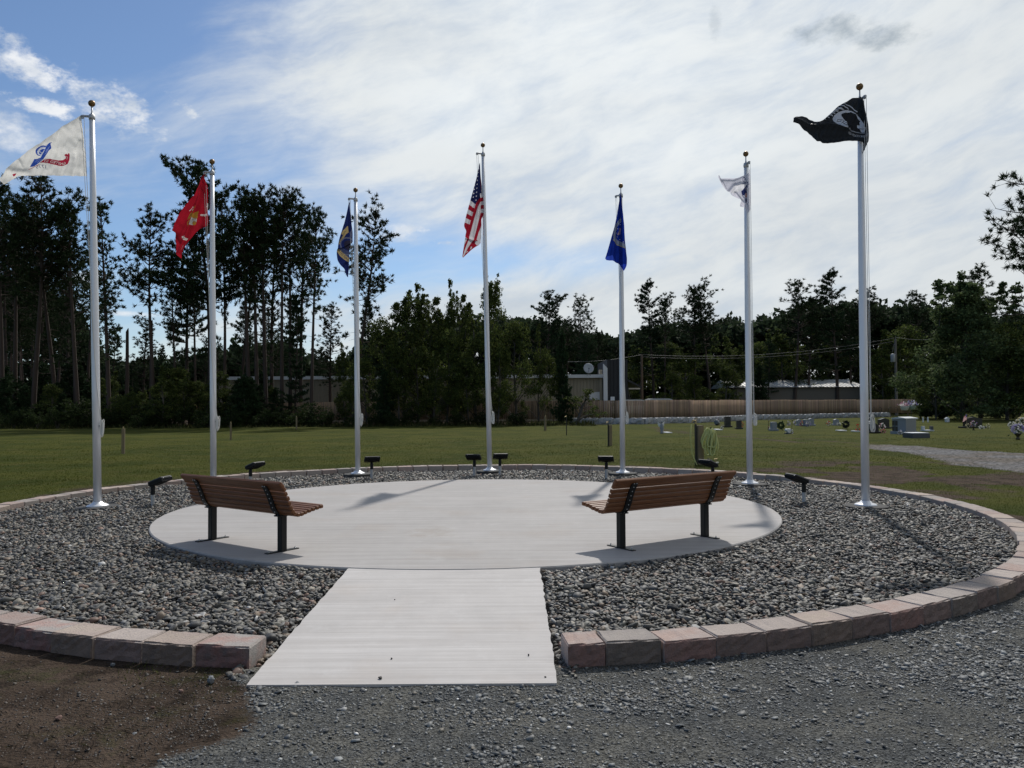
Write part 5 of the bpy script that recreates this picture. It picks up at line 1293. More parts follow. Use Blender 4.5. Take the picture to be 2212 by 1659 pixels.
def flowers(px_, base_y, w_px, h_px, cols, label, urn=None, seed=0, group='flower arrangements in the cemetery', z=None, dist=None, dens=1.0):
    p = at(px_, base_y) if z is None else Vector((at_y(px_, base_y, dist).x, dist, z)); k = p.y / FPX; w, h = w_px * k, h_px * k; rg = np.random.default_rng(seed + int(px_))
    t = thing('flower_arrangement', label, 'flowers', (p.x, p.y, gz(p.x, p.y) if z is None else z), 0, group)
    z0 = 0.0
    if urn is not None:
        mb = MB(); mb.lathe([(w * .16, 0), (w * .18, .02), (w * .10, h * .14), (w * .12, h * .2), (w * .26, h * .36), (w * .28, h * .40), (w * .24, h * .40)], n=16); mb.build('urn', urn, t, True); z0 = h * .36
    n = int(26 * dens); V = []; Fq = []
    c0 = np.array([0, 0, z0 + (h - z0) * .42])
    mb = MB()
    for i in range(60):
        q = c0 + rg.normal(0, 1, 3) * np.array([w * .24, w * .2, (h - z0) * .24]); d_ = rg.normal(0, 1, 3); d_ /= np.linalg.norm(d_); e_ = np.cross(d_, rg.normal(0, 1, 3)); e_ /= np.linalg.norm(e_); s_ = w * .13
        mb.add([q - d_ * s_, q + e_ * s_ * .4, q + d_ * s_, q - e_ * s_ * .4], [(0, 1, 2, 3)])
    mb.build('leaves', GLEAF, t)
    for ci, cn in enumerate(cols):
        mb = MB()
        for i in range(max(3, n // len(cols))):
            th = rg.uniform(0, 2 * np.pi); ph = rg.uniform(.0, 1.0); q = c0 + np.array([math.cos(th) * w * .46 * math.sqrt(1 - (ph * 2 - 1) ** 2), math.sin(th) * w * .36 * math.sqrt(1 - (ph * 2 - 1) ** 2), (ph - .42) * (h - z0) * 1.0])
            r_ = w * rg.uniform(.07, .11)
            for a2 in range(5):      # five petals round a centre
                a3 = a2 * 2 * math.pi / 5 + rg.uniform(0, 1); ax = np.array([math.cos(a3), -.5 * abs(math.sin(a3)) - .1, math.sin(a3)])
                sd = np.cross(ax, [0, 1, 0.2]); mb.add([q, q + ax * r_ * .6 + sd * r_ * .45, q + ax * r_ * 1.15 + np.array([0, -.3 * r_, 0]), q + ax * r_ * .6 - sd * r_ * .45], [(0, 1, 2, 3)])
        mb.build('blossoms', PET[cn], t)
    return t
headstone(1571.5, 923, 12, 23, BLKG, 'tall narrow black headstone with a pale top, before the stone wall', .35)
headstone(1596, 927, 10, 19, BLKG, 'small black headstone on a wide base with a red bouquet', .3)
flowers(1603, 923, 8, 11, ['red'], 'red bouquet leaning on the small black headstone'); flowers(1599, 926, 6, 5, ['white'], 'white flowers on the base of the small black headstone')
headstone(1671, 930, 10.5, 18.5, GRYG, 'plain grey upright headstone with white flowers beside it', .35)
flowers(1663, 929, 9, 8, ['white', 'pink'], 'white flowers beside the plain grey headstone')
rock('boulder', Vector((at(1548, 919).x, at(1548, 919).y, 0)), .55, .7, ROCK, 'grey boulder marker left of the tall black headstone', 301, 'boulder')
flowers(1551, 918, 5, 30, ['purple', 'pink'], 'tall thin flower stake beside the grey boulder marker', dens=.8)
flowers(1559.5, 929, 7, 8, ['white', 'lilac'], 'round pale arrangement on a flat marker below the grey boulder')
def flat(px_, y, w, l, m, label, h=.05):
    p = at(px_, y); k = p.y / FPX; mb = MB(); mb.box((0, 0, h / 2), (w * k, l, h), bevel=.01); o = mb.build('flat_marker', m); o.location = (p.x, p.y, gz(p.x, p.y)); o.rotation_euler = (0, 0, .1); tag(o, label, 'grave marker', 'flat grave markers')
flat(1550, 929, 13, .8, WSTN, 'pale flat marker holding the round pale arrangement'); flat(1441, 935, 12, .9, WSTN, 'white flat marker beside the small figure on the lawn')
flat(1817, 946 - 14, 14, .6, WSTN, 'pale flat marker in the grass before the dark wreath'); flat(1848, 933, 8, .6, WSTN, 'small pale flat marker near the black-flag pole')
# little figure with flowers on the lawn
fp_ = at(1430, 936); t = thing('garden_figure', 'small grey angel figure standing on the lawn', 'figurine', (fp_.x, fp_.y, gz(fp_.x, fp_.y)), .3)
mb = MB(); mb.lathe([(.09, 0), (.10, .04), (.06, .10), (.10, .25), (.085, .42), (.05, .50), (.025, .53)], n=12); mb.ball((0, 0, .60), (.055, .055, .07), 10, 7); mb.build('body', GRYG, t, True)
for s_ in (-1, 1):
    mb = MB(); mb.add([(s_ * .03, .05, .30), (s_ * .16, .08, .38), (s_ * .20, .08, .62), (s_ * .05, .05, .50), (s_ * .03, .08, .30), (s_ * .16, .11, .38), (s_ * .20, .11, .62), (s_ * .05, .08, .50)], [(0, 1, 2, 3), (7, 6, 5, 4), (0, 4, 5, 1), (1, 5, 6, 2), (2, 6, 7, 3), (3, 7, 4, 0)]); mb.build('wing', WSTN, t)
def hoop(px_, base_y, d_px, m, label, petals=None):
    p = at(px_, base_y); k = p.y / FPX; R = d_px * k / 2; t = thing('wreath_stand', label, 'wreath', (p.x, p.y, gz(p.x, p.y)), .1)
    mb = MB()
    for s_ in (-1, 1): mb.tube([(s_ * R * .7, .1, 0), (0, 0, R * 2.6)], .012, 6)
    mb.build('easel', IRON, t); mb = MB(); rg = np.random.default_rng(int(px_))
    for i in range(120):
        th = rg.uniform(0, 2 * np.pi); c_ = np.array([math.cos(th) * R * .75, -.03, R * 1.5 + math.sin(th) * R * .75]) + rg.normal(0, .03, 3); d_ = rg.normal(0, 1, 3); d_ /= np.linalg.norm(d_); e_ = np.cross(d_, rg.normal(0, 1, 3)); e_ /= np.linalg.norm(e_)
        mb.add([c_ - d_ * .09, c_ + e_ * .035, c_ + d_ * .09, c_ - e_ * .035], [(0, 1, 2, 3)])
    mb.build('wreath', m, t)
hoop(1687, 930, 15, GLEAF, 'dark green wreath on an easel beside the plain grey headstone')
hoop(1827, 927, 15, M('dark_leaves', (.015, .02, .015), rough=.7), 'dark wreath leaning low in the grass near the black-flag pole')
p = at(1702, 937); t = thing('heart_stone', 'white heart-shaped memorial stone low in the grass', 'memorial stone', (p.x, p.y, gz(p.x, p.y)), .4)
k = p.y / FPX; hs_ = [(math.sin(q) ** 3 * 6.5 * k, (13 * math.cos(q) - 5 * math.cos(2 * q) - 2 * math.cos(3 * q) - math.cos(4 * q)) / 16 * 6 * k + 6.5 * k) for q in np.linspace(0, 2 * np.pi, 28, endpoint=False)]
mb = MB(); mb.prism(hs_[::-1], -.10, .06, 'y'); mb.build('heart', WSTN, t); mb = MB(); mb.box((0, 0, .02), (9 * k, .3, .05)); mb.build('plinth', DGR, t)
flowers(1710, 937, 8, 9, ['lilac', 'white'], 'pale flowers beside the heart-shaped stone')
flowers(1703, 920, 9, 11, ['white', 'purple'], 'dark and white bouquet before the stone wall, above the heart stone')
for px_, by, w, h, st, lb in ((1726, 920, 9, 14, 'arch', 'grey headstone crowded by flowers, first of the group under the fence'), (1741, 921, 9, 14, 'flat', 'grey headstone in the middle of the flower-crowded group'), (1752, 920, 10, 16, 'arch', 'grey headstone at the far end of the flower-crowded group')):
    headstone(px_, by, w, h, GRYG, lb, .3, st)
for i, (px_, by, w, h, cs, lb) in enumerate(((1718, 919, 10, 11, ['white', 'lilac'], 'white bouquet at the near end of the flower-crowded stones'), (1731, 921, 9, 12, ['red', 'pink'], 'red and pink bouquet among the flower-crowded stones'), (1746, 922, 11, 11, ['white', 'purple'], 'white and purple bouquet among the flower-crowded stones'),
        (1790, 920, 10, 10, ['red', 'white'], 'red and white bouquet alone in the grass'), (1812, 920, 9, 7, ['white'], 'white flowers before the small grey headstone'), (1853, 933, 11, 16, ['red'], 'red flowers growing at the foot of the black-flag pole'))):
    flowers(px_, by, w, h, cs, lb, seed=i)
headstone(1806, 919, 10, 14, GRYG, 'small grey headstone behind white flowers, near the black-flag pole', .3, 'gable')
headstone(1885.5, 935, 17, 22, BLKG, 'large black headstone right beside the black-flag pole', .4, 'slant')
headstone(1880, 917, 13, 16, BLKG, 'black headstone set behind the large one, seen past the black-flag pole', .3, 'arch')
headstone(1909, 925, 19, 23, BLKG, 'black headstone with a slanted pale top, next to the grey memorial cabinet', .35, 'gable')
flowers(1906, 926, 14, 13, ['white', 'pink'], 'white and pink bouquet before the slanted black headstone'); flowers(1908, 936, 11, 9, ['red', 'pink'], 'low red bouquet in the grass by the grey memorial cabinet')
# grey niche cabinet
p0_ = at(1943, 938); k = p0_.y / FPX; w, h = 33 * k, 37 * k
t = thing('columbarium', 'grey granite niche cabinet with dark doors and a pale pitched top', 'columbarium', (p0_.x + .32, p0_.y + .55, 0), -1.02)
mb = MB(); mb.box((0, .32, h * .46), (w * .96, .86, h * .80)); mb.build('body', GRYG, t)
mb = MB(); mb.box((0, .3, .06), (w * 1.02, 1.1, .14)); mb.build('plinth', GRYG, t)
mb = MB(); mb.prism([(-w * .51, h * .87), (w * .51, h * .87), (w * .49, h * .93), (-w * .05, h), (-w * .49, h * .93)], -.16, .9, 'y'); mb.build('roof', M('pale_granite', (.50, .52, .53), rough=.5), t)
for i in (0, 2):
    for j in range(2):
        mb = MB(); mb.box((-w * .40 + i * w * .115, -.11, h * (.28 + .345 * j)), (w * .155, .03, h * .30)); mb.build('niche_door', BLKG, t)
mb = MB(); mb.box((-w * .285, -.108, h * .46), (w * .06, .03, h * .68)); mb.build('niche_column', DGR, t)
flowers(1944, 939, 10, 10, ['white', 'lilac'], 'white bouquet at the foot of the grey niche cabinet')
p = at(1979, 945); k = p.y / FPX; t = thing('ledger_stone', 'low flat ledger stone with pale top in the grass', 'grave slab', (p.x, p.y, 0), .06)
mb = MB(); mb.box((0, 0, .08), (38 * k, .8, .22)); mb.build('slab', DGR, t); mb = MB(); mb.box((0, 0, .205), (38 * k - .06, .76, .03), bevel=.008); mb.build('top_face', WSTN, t)
p = at(2003, 931); k = p.y / FPX; t = thing('bench_marker', 'small low bench-shaped marker on the grass', 'grave marker', (p.x, p.y, 0), 0)
mb = MB(); mb.box((0, 0, .03), (22 * k, .4, .06)); mb.build('slab', WSTN, t)
for s_ in (-1, 1): mb = MB(); mb.box((s_ * 9 * k, 0, .15), (.14, .14, .22)); mb.build('candle_box', WSTN if s_ < 0 else DGR, t)
def hook(px_, base_y, top_y, label, baskets):
    p = at(px_, base_y); zt = at_y(px_, top_y, p.y).z; k = p.y / FPX; t = thing('shepherd_hook', label, 'plant hook', (p.x, p.y, 0)); mb = MB(); mb.tube([(0, 0, 0), (0, 0, zt - .25)], .014, 6)
    for s_ in (-1, 1): mb.tube([(0, 0, zt - .5), (s_ * .05, 0, zt - .2), (s_ * .22, 0, zt), (s_ * .40, 0, zt - .08), (s_ * .42, 0, zt - .2)], .011, 6)
    mb.build('hook', IRON, t)
    for dx, z_, cols, lb in baskets:
        b_ = thing('hanging_basket', lb, 'hanging basket', (p.x + dx * k, p.y, z_), 0, 'hanging baskets'); 
        mb = MB(); mb.lathe([(.16, -.22), (.20, -.18), (.27, 0), (.28, .02), (.25, .02)], n=18); mb.build('pot', M('pot_' + str(int(dx + 50)), (.55, .56, .56) if dx < 0 else (.25, .32, .30), rough=.5), b_, True)
        mb = MB()
        for q in range(3): mb.tube([(.26 * math.cos(q * 2.1), .26 * math.sin(q * 2.1), 0), (0, 0, .55)], .006, 4)
        mb.build('hanger', IRON, b_); rg = np.random.default_rng(int(dx) + 70)
        for cn in cols:
            mb = MB()
            for i in range(30):
                q = np.array([rg.normal(0, .17), rg.normal(0, .15), .08 + abs(rg.normal(0, .10))]); d_ = rg.normal(0, 1, 3); d_ /= np.linalg.norm(d_); e_ = np.cross(d_, rg.normal(0, 1, 3)); e_ /= np.linalg.norm(e_); mb.add([q - d_ * .06, q + e_ * .05, q + d_ * .06, q - e_ * .05], [(0, 1, 2, 3)])
            mb.build('blossoms', PET[cn], b_)
    return t
zb = at_y(1954, 884, at(1969, 921).y).z + .15
hook(1969, 921, 866, 'double shepherd hook with two flower baskets behind the niche cabinet', [(-14, zb, ['pink', 'white'], 'white basket of pink and white flowers'), (0.5, zb + .04, ['purple', 'white'], 'green basket of purple and white flowers')])
for px_, lb in ((1895, 'curly iron plant hook before the fence, nearer the black-flag pole'), (1930, 'curly iron plant hook before the fence, above the niche cabinet')):
    p = at(px_, 915); zt = at_y(px_, 879, p.y).z; t = thing('shepherd_hook', lb, 'plant hook', (p.x, p.y, 0)); mb = MB()
    for s_ in (-1, 1): mb.tube([(s_ * .02, 0, 0), (s_ * .05, 0, zt * .45), (s_ * .32, 0, zt * .7), (s_ * .33, 0, zt * .9), (s_ * .22, 0, zt), (s_ * .14, 0, zt * .93)], .014, 6)
    mb.build('hook', IRON, t)
for px_, base_y, h_px, lb in ((1761 - 51, 930, 22, 'thin iron rod standing near the heart stone'), (1659 - 0, 929, 20, 'thin iron rod between the crumpled-white-flag pole and the grey headstone'), (1861, 930, 18, 'thin solar light stake leaning near the black-flag pole')):
    p = at(px_, base_y); k = p.y / FPX; t = thing('garden_stake', lb, 'stake', (p.x, p.y, 0)); mb = MB(); mb.tube([(0, 0, 0), (.05, 0, h_px * k)], .012, 5); mb.build('rod', IRON, t); mb = MB(); mb.ball((.05, 0, h_px * k), .035, 8, 6); mb.build('knob', IRON, t, True)
# far right group
headstone(2101, 924, 38, 24, BLKG, 'wide black double headstone under the trees, decked with flowers', .3, 'gable')
flowers(2103, 929, 14, 20, ['white', 'pink', 'purple'], 'tall white and pink arrangement before the wide black headstone', URN)
flowers(2120, 926, 14, 8, ['white'], 'low white flowers beside the wide black headstone'); flowers(2090, 925, 9, 12, ['cream'], 'cream flowers at the near end of the wide black headstone'); flowers(2135, 926, 9, 12, ['cream', 'white'], 'pale bouquet on a stake past the wide black headstone')
def small_flag(px_, base_y, top_y, label):
    p = at(px_, base_y); zt = at_y(px_, top_y, p.y).z; t = thing('small_flag', label, 'small flag', (p.x, p.y, 0)); mb = MB(); mb.tube([(0, 0, 0), (.03, 0, zt)], .008, 5); mb.build('stick', M('stick', (.4, .3, .2)), t)
    n = 14; V = []; C = []
    for j in range(n):
        for i in range(n):
            u_, v_ = i / (n - 1), j / (n - 1); V.append((.03 - u_ * .16 * (1 + .6 * v_), .02 * math.sin(u_ * 7), zt - .03 - v_ * .32 - u_ * .16))
            C.append((.05, .06, .2) if u_ < .45 and v_ < .5 else ((.45, .06, .07) if int(v_ * 12.99) % 2 == 0 else (.65, .63, .62)))
    i = np.arange(n * n).reshape(n, n); link('cloth', np_mesh('cloth', np.array(V), np.stack([i[:-1, :-1], i[:-1, 1:], i[1:, 1:], i[1:, :-1]], -1).reshape(-1, 4), np.array(C)), CL_C, t)
small_flag(2088, 925, 893, 'small striped flag on a stick by the wide black headstone')
small_flag(2106 - 20, 1 + 927, 912, 'tiny striped flag low beside the wide black headstone') if False else None
flowers(2199, 949, 27, 32, ['purple', 'lilac', 'white'], 'big purple and lilac arrangement in a dark urn', URN, dens=2.2)
flowers(2186, 934, 17, 24, ['white'], 'white lily arrangement behind the purple urn', GLEAF and URN, dens=1.4)
flowers(2206, 924, 24, 22, ['cream', 'white'], 'cream chrysanthemum mound behind the purple urn', dens=2.0)
for px_, by, lb in ((2046, 912, 'white lantern-shaped grave light under the big tree'), ):
    p = at(px_, by); t = thing('grave_light', lb, 'lantern', (p.x, p.y, 0)); mb = MB(); mb.box((0, 0, .12), (.24, .24, .24), bevel=.02); mb.build('case', WSTN, t); mb = MB(); mb.prism([(-.16, .24), (.16, .24), (0, .38)], -.14, .14, 'y'); mb.build('lid', WSTN, t)
for px_, lb in ((1994, 'thin white marker stake nearer the niche cabinet'), (2004.5, 'thin white marker stake nearer the big tree')):
    p = at(px_, 912); t = thing('marker_stake', lb, 'stake'); t.location = (p.x, p.y, 0); mb = MB(); mb.box((0, 0, .14), (.10, .06, .36), bevel=.01); mb.build('stake', WSTN, t); mb = MB(); mb.ball((0, 0, .34), .05, 8, 6); mb.build('cap', WSTN, t)

# ------------------------------------------------------------------ trees
NEEDLE = M('pine_needles', (.030, .050, .022), rough=.8, tint='tint', trans=.10, spec=.08, rnd=.18)
LEAF = M('broad_leaves', (.05, .08, .02), rough=.75, tint='tint', trans=.38, spec=.10, rnd=.15)
BARK = M('pine_bark', (.060, .043, .035), rough=.95, var=.35, vscale=3, stretch=(4, 4, .6), rnd=.2)
BARK2 = M('grey_bark', (.075, .068, .06), rough=.95, var=.3, vscale=4, stretch=(4, 4, .7), rnd=.15)
def unit(v): return v / (np.linalg.norm(v, axis=-1, keepdims=True) + 1e-9)
def tufts(P, D, ln, wd, k, rg, spread=.9):
    """needle sprays: k thin triangles fanning out of every point P along D"""
    n = len(P); d = unit(D[:, None] * 1.0 + rg.normal(0, spread, (n, k, 3))); s = unit(np.cross(d, rg.normal(0, 1, (n, k, 3))))
    L = ln * rg.uniform(.65, 1.15, (n, k, 1)); c = P[:, None] + rg.normal(0, ln * .12, (n, k, 3))
    a = c + s * wd * .5; b = c - s * wd * .5; t = c + d * L
    m = c + d * L * .55
    V = np.stack([a, b, t], 2).reshape(-1, 3); return V
def leaves(P, R, sz, k, rg):
    """k leaf-like quads scattered in a clump of radius R round every P"""
    n = len(P); o = rg.normal(0, 1, (n, k, 3)); o = unit(o) * (rg.uniform(0, 1, (n, k, 1)) ** .45) * R[:, None, None]
    c = P[:, None] + o * np.array([1, 1, .75]); d = unit(rg.normal(0, 1, (n, k, 3)) + np.array([0, 0, -.25])); s = unit(np.cross(d, rg.normal(0, 1, (n, k, 3))))
    L = sz * rg.uniform(.6, 1.3, (n, k, 1))
    return np.stack([c - d * L * .5, c + s * L * .30, c + d * L * .5, c - s * L * .30], 2).reshape(-1, 3)
def crown_mesh(name, tri, quad, c1, c2, rg, jit=.25):
    """triangles (3n,3) or quads (4n,3) with a tint per face"""
    V, k = (tri, 3) if tri is not None else (quad, 4)
    n = len(V) // k; F = np.arange(n * k).reshape(-1, k); f = rg.uniform(0, 1, (n, 1)) ** 1.5
    c = (np.array(c1) * (1 - f) + np.array(c2) * f) * rg.lognormal(0, jit, (n, 1))
    return np_mesh(name, V, F, np.repeat(c, k, 0))
def curve(p, d, L, up, n, rg, wob=.05):
    """a bough: starts along d, turns upward by up"""
    pts = [np.array(p, float)]; d = np.array(d, float)
    for i in range(n):
        d = d + np.array([0, 0, up / n]) + rg.normal(0, wob, 3); d /= np.linalg.norm(d); pts.append(pts[-1] + d * L / n)
    return np.array(pts), d
PROTO = {}
def proto(kind, crown_me, crown_m, trunk_mb, trunk_m):
    tm = bpy.data.meshes.new('trunk'); tm.from_pydata(trunk_mb.v, [], trunk_mb.f); tm.polygons.foreach_set('use_smooth', [True] * len(tm.polygons)); tm.materials.append(trunk_m)
    crown_me.materials.append(crown_m); PROTO.setdefault(kind, []).append((crown_me, tm))

def red_pine(seed, cf=.45, dense=1.0, R=2.3, H=18.0, lop=0.0):
    rg = np.random.default_rng(seed); tb = MB(); bend = rg.normal(0, .22, 2); ph = rg.uniform(0, 6)
    ax = lambda z: np.array([bend[0] * math.sin(z / H * 2.6 + ph) - bend[0] * math.sin(ph), bend[1] * math.sin(z / H * 3.1 + ph) - bend[1] * math.sin(ph), z])
    zs = np.linspace(-.3, H, 16); tb.tube([ax(z) for z in zs], [max(.20 * (1 - max(z, 0) / H) ** .75, .015) for z in zs], 8)
    P, D = [], []; z = H * (1 - cf)
    while z < H - .2:
        t = (z - H * (1 - cf)) / (H * cf)
        Lm = R * (math.sin(min(1, t * 1.0 + .22) * math.pi * .82) ** .7) * (1.0 if t > .12 else .75)
        for _ in range(rg.integers(2, 5) if t > .15 else rg.integers(1, 3)):
            a = rg.uniform(0, 2 * np.pi); L = Lm * rg.uniform(.45, 1.2) * (1 + lop * math.cos(a)); el = rg.normal(.0 + .75 * t, .18)
            d = np.array([math.cos(a) * math.cos(el), math.sin(a) * math.cos(el), math.sin(el)]); pts, de = curve(ax(z), d, L, .55, 5, rg, .08)
            tb.tube(list(pts), [.045 * (L / R + .3), .035, .028, .02, .014, .008], 4, False)
            nb = max(2, int(L * 3.2 * dense))
            for j in range(nb):
                s = rg.uniform(.42, 1.0); q = pts[0] * 0 + np.array([np.interp(s, np.linspace(0, 1, 6), pts[:, i]) for i in range(3)])
                off = rg.normal(0, .30, 3) * np.array([1, 1, .7]); m = q + off + np.array([0, 0, .10])
                if rg.random() < .5: tb.tube([q, m], [.012, .006], 3, False)
                P.append(m); D.append(unit(off + np.array([0, 0, .35]) + d * .3))
            P.append(pts[-1]); D.append(de)
        z += rg.uniform(.22, .42)
    for _ in range(5): P.append(ax(H) + np.array([rg.normal(0, .15), rg.normal(0, .15), -rg.uniform(0, .5)])); D.append(np.array([0, 0, 1.]))
    for _ in range(rg.integers(8, 16)):       # dead stubs on the bare bole
        z = rg.uniform(H * .22, H * (1 - cf)); a = rg.uniform(0, 6.3); L = rg.uniform(.3, 1.5); pts, _d = curve(ax(z), (math.cos(a), math.sin(a), rg.normal(-.1, .2)), L, .1, 3, rg, .12)
        tb.tube(list(pts), [.022, .016, .011, .006], 3, False)
        if rg.random() < .16: P += [pts[-1] + rg.normal(0, .2, 3) for _ in range(4)]; D += [np.array([0, 0, 1.])] * 4
    P, D = np.array(P), np.array(D)
    return crown_mesh('crown', tufts(P, D, .335, .080, 17, rg), None, (.020, .036, .016), (.040, .060, .024), rg), tb
def white_pine(seed, H=20.0, base=.42, R=3.6, step=.75, gap=.25, ex=.55, rise=.05):
    rg = np.random.default_rng(seed); tb = MB(); ax = lambda z: np.array([.25 * math.sin(z * .25 + seed), .2 * math.sin(z * .2), z])
    zs = np.linspace(-.3, H, 14); tb.tube([ax(z) for z in zs], [max(.24 * (1 - max(z, 0) / H) ** .8, .015) for z in zs], 8)
    P, D = [], []; z = H * base
    while z < H - .3:
        t = (z - H * base) / (H * (1 - base)); Lm = R * (1 - t) ** ex * (.75 + .25 * math.sin(t * 9 + seed))
        for _ in range(rg.integers(3, 6)):
            if rg.random() < gap: continue
            a = rg.uniform(0, 2 * np.pi); L = Lm * rg.uniform(.45, 1.15) + .3; el = rg.normal(rise + .5 * t, .12); d = np.array([math.cos(a) * math.cos(el), math.sin(a) * math.cos(el), math.sin(el)])
            pts, de = curve(ax(z), d, L, .35, 6, rg, .05); tb.tube(list(pts), list(np.linspace(.05, .008, 7)), 4, False)
            sd = np.array([-math.sin(a), math.cos(a), 0]); nb = int(L * 11)
            for j in range(nb):
                s = rg.uniform(.28, 1.0); q = np.array([np.interp(s, np.linspace(0, 1, 7), pts[:, i]) for i in range(3)])
                w = (.20 + .45 * math.sin(s * math.pi * .85)) * min(1, L / 2)
                P.append(q + sd * rg.normal(0, w) + np.array([0, 0, abs(rg.normal(0, .10)) + .04])); D.append(unit(d + sd * rg.normal(0, .5) + np.array([0, 0, .5])))
            P.append(pts[-1]); D.append(de)
        z += step * rg.uniform(.6, 1.3)
    for _ in range(8): P.append(ax(H) + rg.normal(0, .2, 3) * np.array([1, 1, 1.6]) - np.array([0, 0, .3])); D.append(np.array([0, 0, 1.]))
    P, D = np.array(P), np.array(D)
    return crown_mesh('crown', tufts(P, D, .36, .09, 13, rg, .7), None, (.018, .036, .018), (.036, .060, .026), rg), tb
def young_conifer(seed, H=6.0, R=1.7):
    rg = np.random.default_rng(seed); tb = MB(); tb.tube([(0, 0, -.2), (0, 0, H)], [.09, .01], 6); P, D = [], []; z = .3
    while z < H:
        t = z / H
        for _ in range(rg.integers(4, 7)):
            a = rg.uniform(0, 6.28); L = R * (1 - t) ** .8 * rg.uniform(.6, 1.15) + .12; d = np.array([math.cos(a), math.sin(a), rg.normal(.05 + .3 * t, .12)]); pts, de = curve((0, 0, z), d, L, .2, 4, rg, .06)
            tb.tube(list(pts), [.018, .014, .01, .007, .004], 3, False)
            for j in range(int(L * 9) + 2):
                s = rg.uniform(.15, 1); q = np.array([np.interp(s, np.linspace(0, 1, 5), pts[:, i]) for i in range(3)]); P.append(q + rg.normal(0, .13, 3) * np.array([1, 1, .5])); D.append(unit(d + rg.normal(0, .5, 3)))
        z += .26
    P.append(np.array([0, 0, H])); D.append(np.array([0, 0, 1.])); P, D = np.array(P), np.array(D)
    return crown_mesh('crown', tufts(P, D, .28, .075, 10, rg, .7), None, (.018, .036, .016), (.034, .058, .024), rg), tb
def broadleaf(seed, H=10.0, R=3.0, zlo=.08, shoots=3, clumps=330, leaf=.19, top=.5, k=26, c1=(.036, .058, .018), c2=(.110, .130, .032), cone=False):
    rg = np.random.default_rng(seed); tb = MB(); ax = lambda z: np.array([.2 * math.sin(z * .5 + seed), .15 * math.sin(z * .4 + 1), z])
    zs = np.linspace(-.3, H * .8, 10); tb.tube([ax(z) for z in zs], [max(.16 * (1 - max(z, 0) / H) ** .9, .02) for z in zs], 8)
    P, Rr = [], []; hub = []
    for i in range(34 if cone else 16):
        t = rg.uniform(.10, .98); a = rg.uniform(0, 6.28); rad = (R * (1 - t) ** .8 + .3 if cone else R * math.sin(min(1, (1 - t) * 1.15 + .12) * math.pi * .5)) * rg.uniform(.45, 1.0); z = H * (zlo + (1 - zlo) * t) * .92
        e = np.array([math.cos(a) * rad, math.sin(a) * rad, z]); b = ax(max(.4, z - rad * rg.uniform(.5, 1.0)))
        pts = [b + (e - b) * q + np.array([0, 0, math.sin(q * 3.14) * .25]) for q in np.linspace(0, 1, 6)]; tb.tube(pts, list(np.linspace(.06, .012, 6)), 5, False); hub.append((e, rg.uniform(.7, 1.25) * R * (.36 if not cone else .30 * (1.15 - t * .8))))
    n = 0
    while n < clumps:
        e, r = hub[rg.integers(len(hub))]; o = rg.normal(0, 1, 3); o = o / np.linalg.norm(o) * rg.uniform(.3, 1) ** .5 * r * np.array([1, 1, .8]); q = e + o
        if q[2] < H * zlo * .6: continue
        P.append(q); Rr.append(rg.uniform(.28, .55) * (R / 3) ** .5); n += 1
        if rg.random() < .3: tb.tube([e, e + o * .5 + rg.normal(0, .05, 3), q], [.018, .012, .006], 3, False)
    for i in range(shoots):                        # upright leaders that stand out against the sky
        a = rg.uniform(0, 6.28); r0 = rg.uniform(.1, .55) * R; b = np.array([math.cos(a) * r0, math.sin(a) * r0, H * rg.uniform(.6, .75)]); L = H * rg.uniform(.22, .34)
        pts, _ = curve(b, (rg.normal(0, .15), rg.normal(0, .15), 1), L, .2, 6, rg, .05); tb.tube(list(pts), list(np.linspace(.03, .006, 7)), 4, False)
        for j in range(int(L * 9)):
            s = rg.uniform(.2, 1); q = np.array([np.interp(s, np.linspace(0, 1, 7), pts[:, m]) for m in range(3)]); w = .55 * (1 - s * .75); P.append(q + rg.normal(0, w * .6, 3) * np.array([1, 1, .5])); Rr.append(rg.uniform(.14, .30))
    P, Rr = np.array(P), np.array(Rr)
    return crown_mesh('crown', None, leaves(P, Rr, leaf, k, rg), c1, c2, rg, .3), tb
def shrub(seed, H=2.4, R=1.6):
    rg = np.random.default_rng(seed); tb = MB(); P, Rr = [], []
    for i in range(9):
        a = rg.uniform(0, 6.28); r = R * rg.uniform(.2, .85); e = np.array([math.cos(a) * r, math.sin(a) * r, H * rg.uniform(.45, .95)]); tb.tube([(0, 0, -.1), e * np.array([.4, .4, .55]), e], [.03, .02, .008], 4, False)
        for j in range(12): P.append(e + rg.normal(0, 1, 3) * np.array([.38, .38, .32]) * R / 1.6 - np.array([0, 0, rg.uniform(0, .6) * H * .6])); Rr.append(rg.uniform(.22, .42))
    P = np.array(P); P[:, 2] = np.maximum(P[:, 2], .12); return crown_mesh('crown', None, leaves(P, np.array(Rr), .16, 26, rg), (.016, .028, .010), (.036, .052, .016), rg, .3), tb

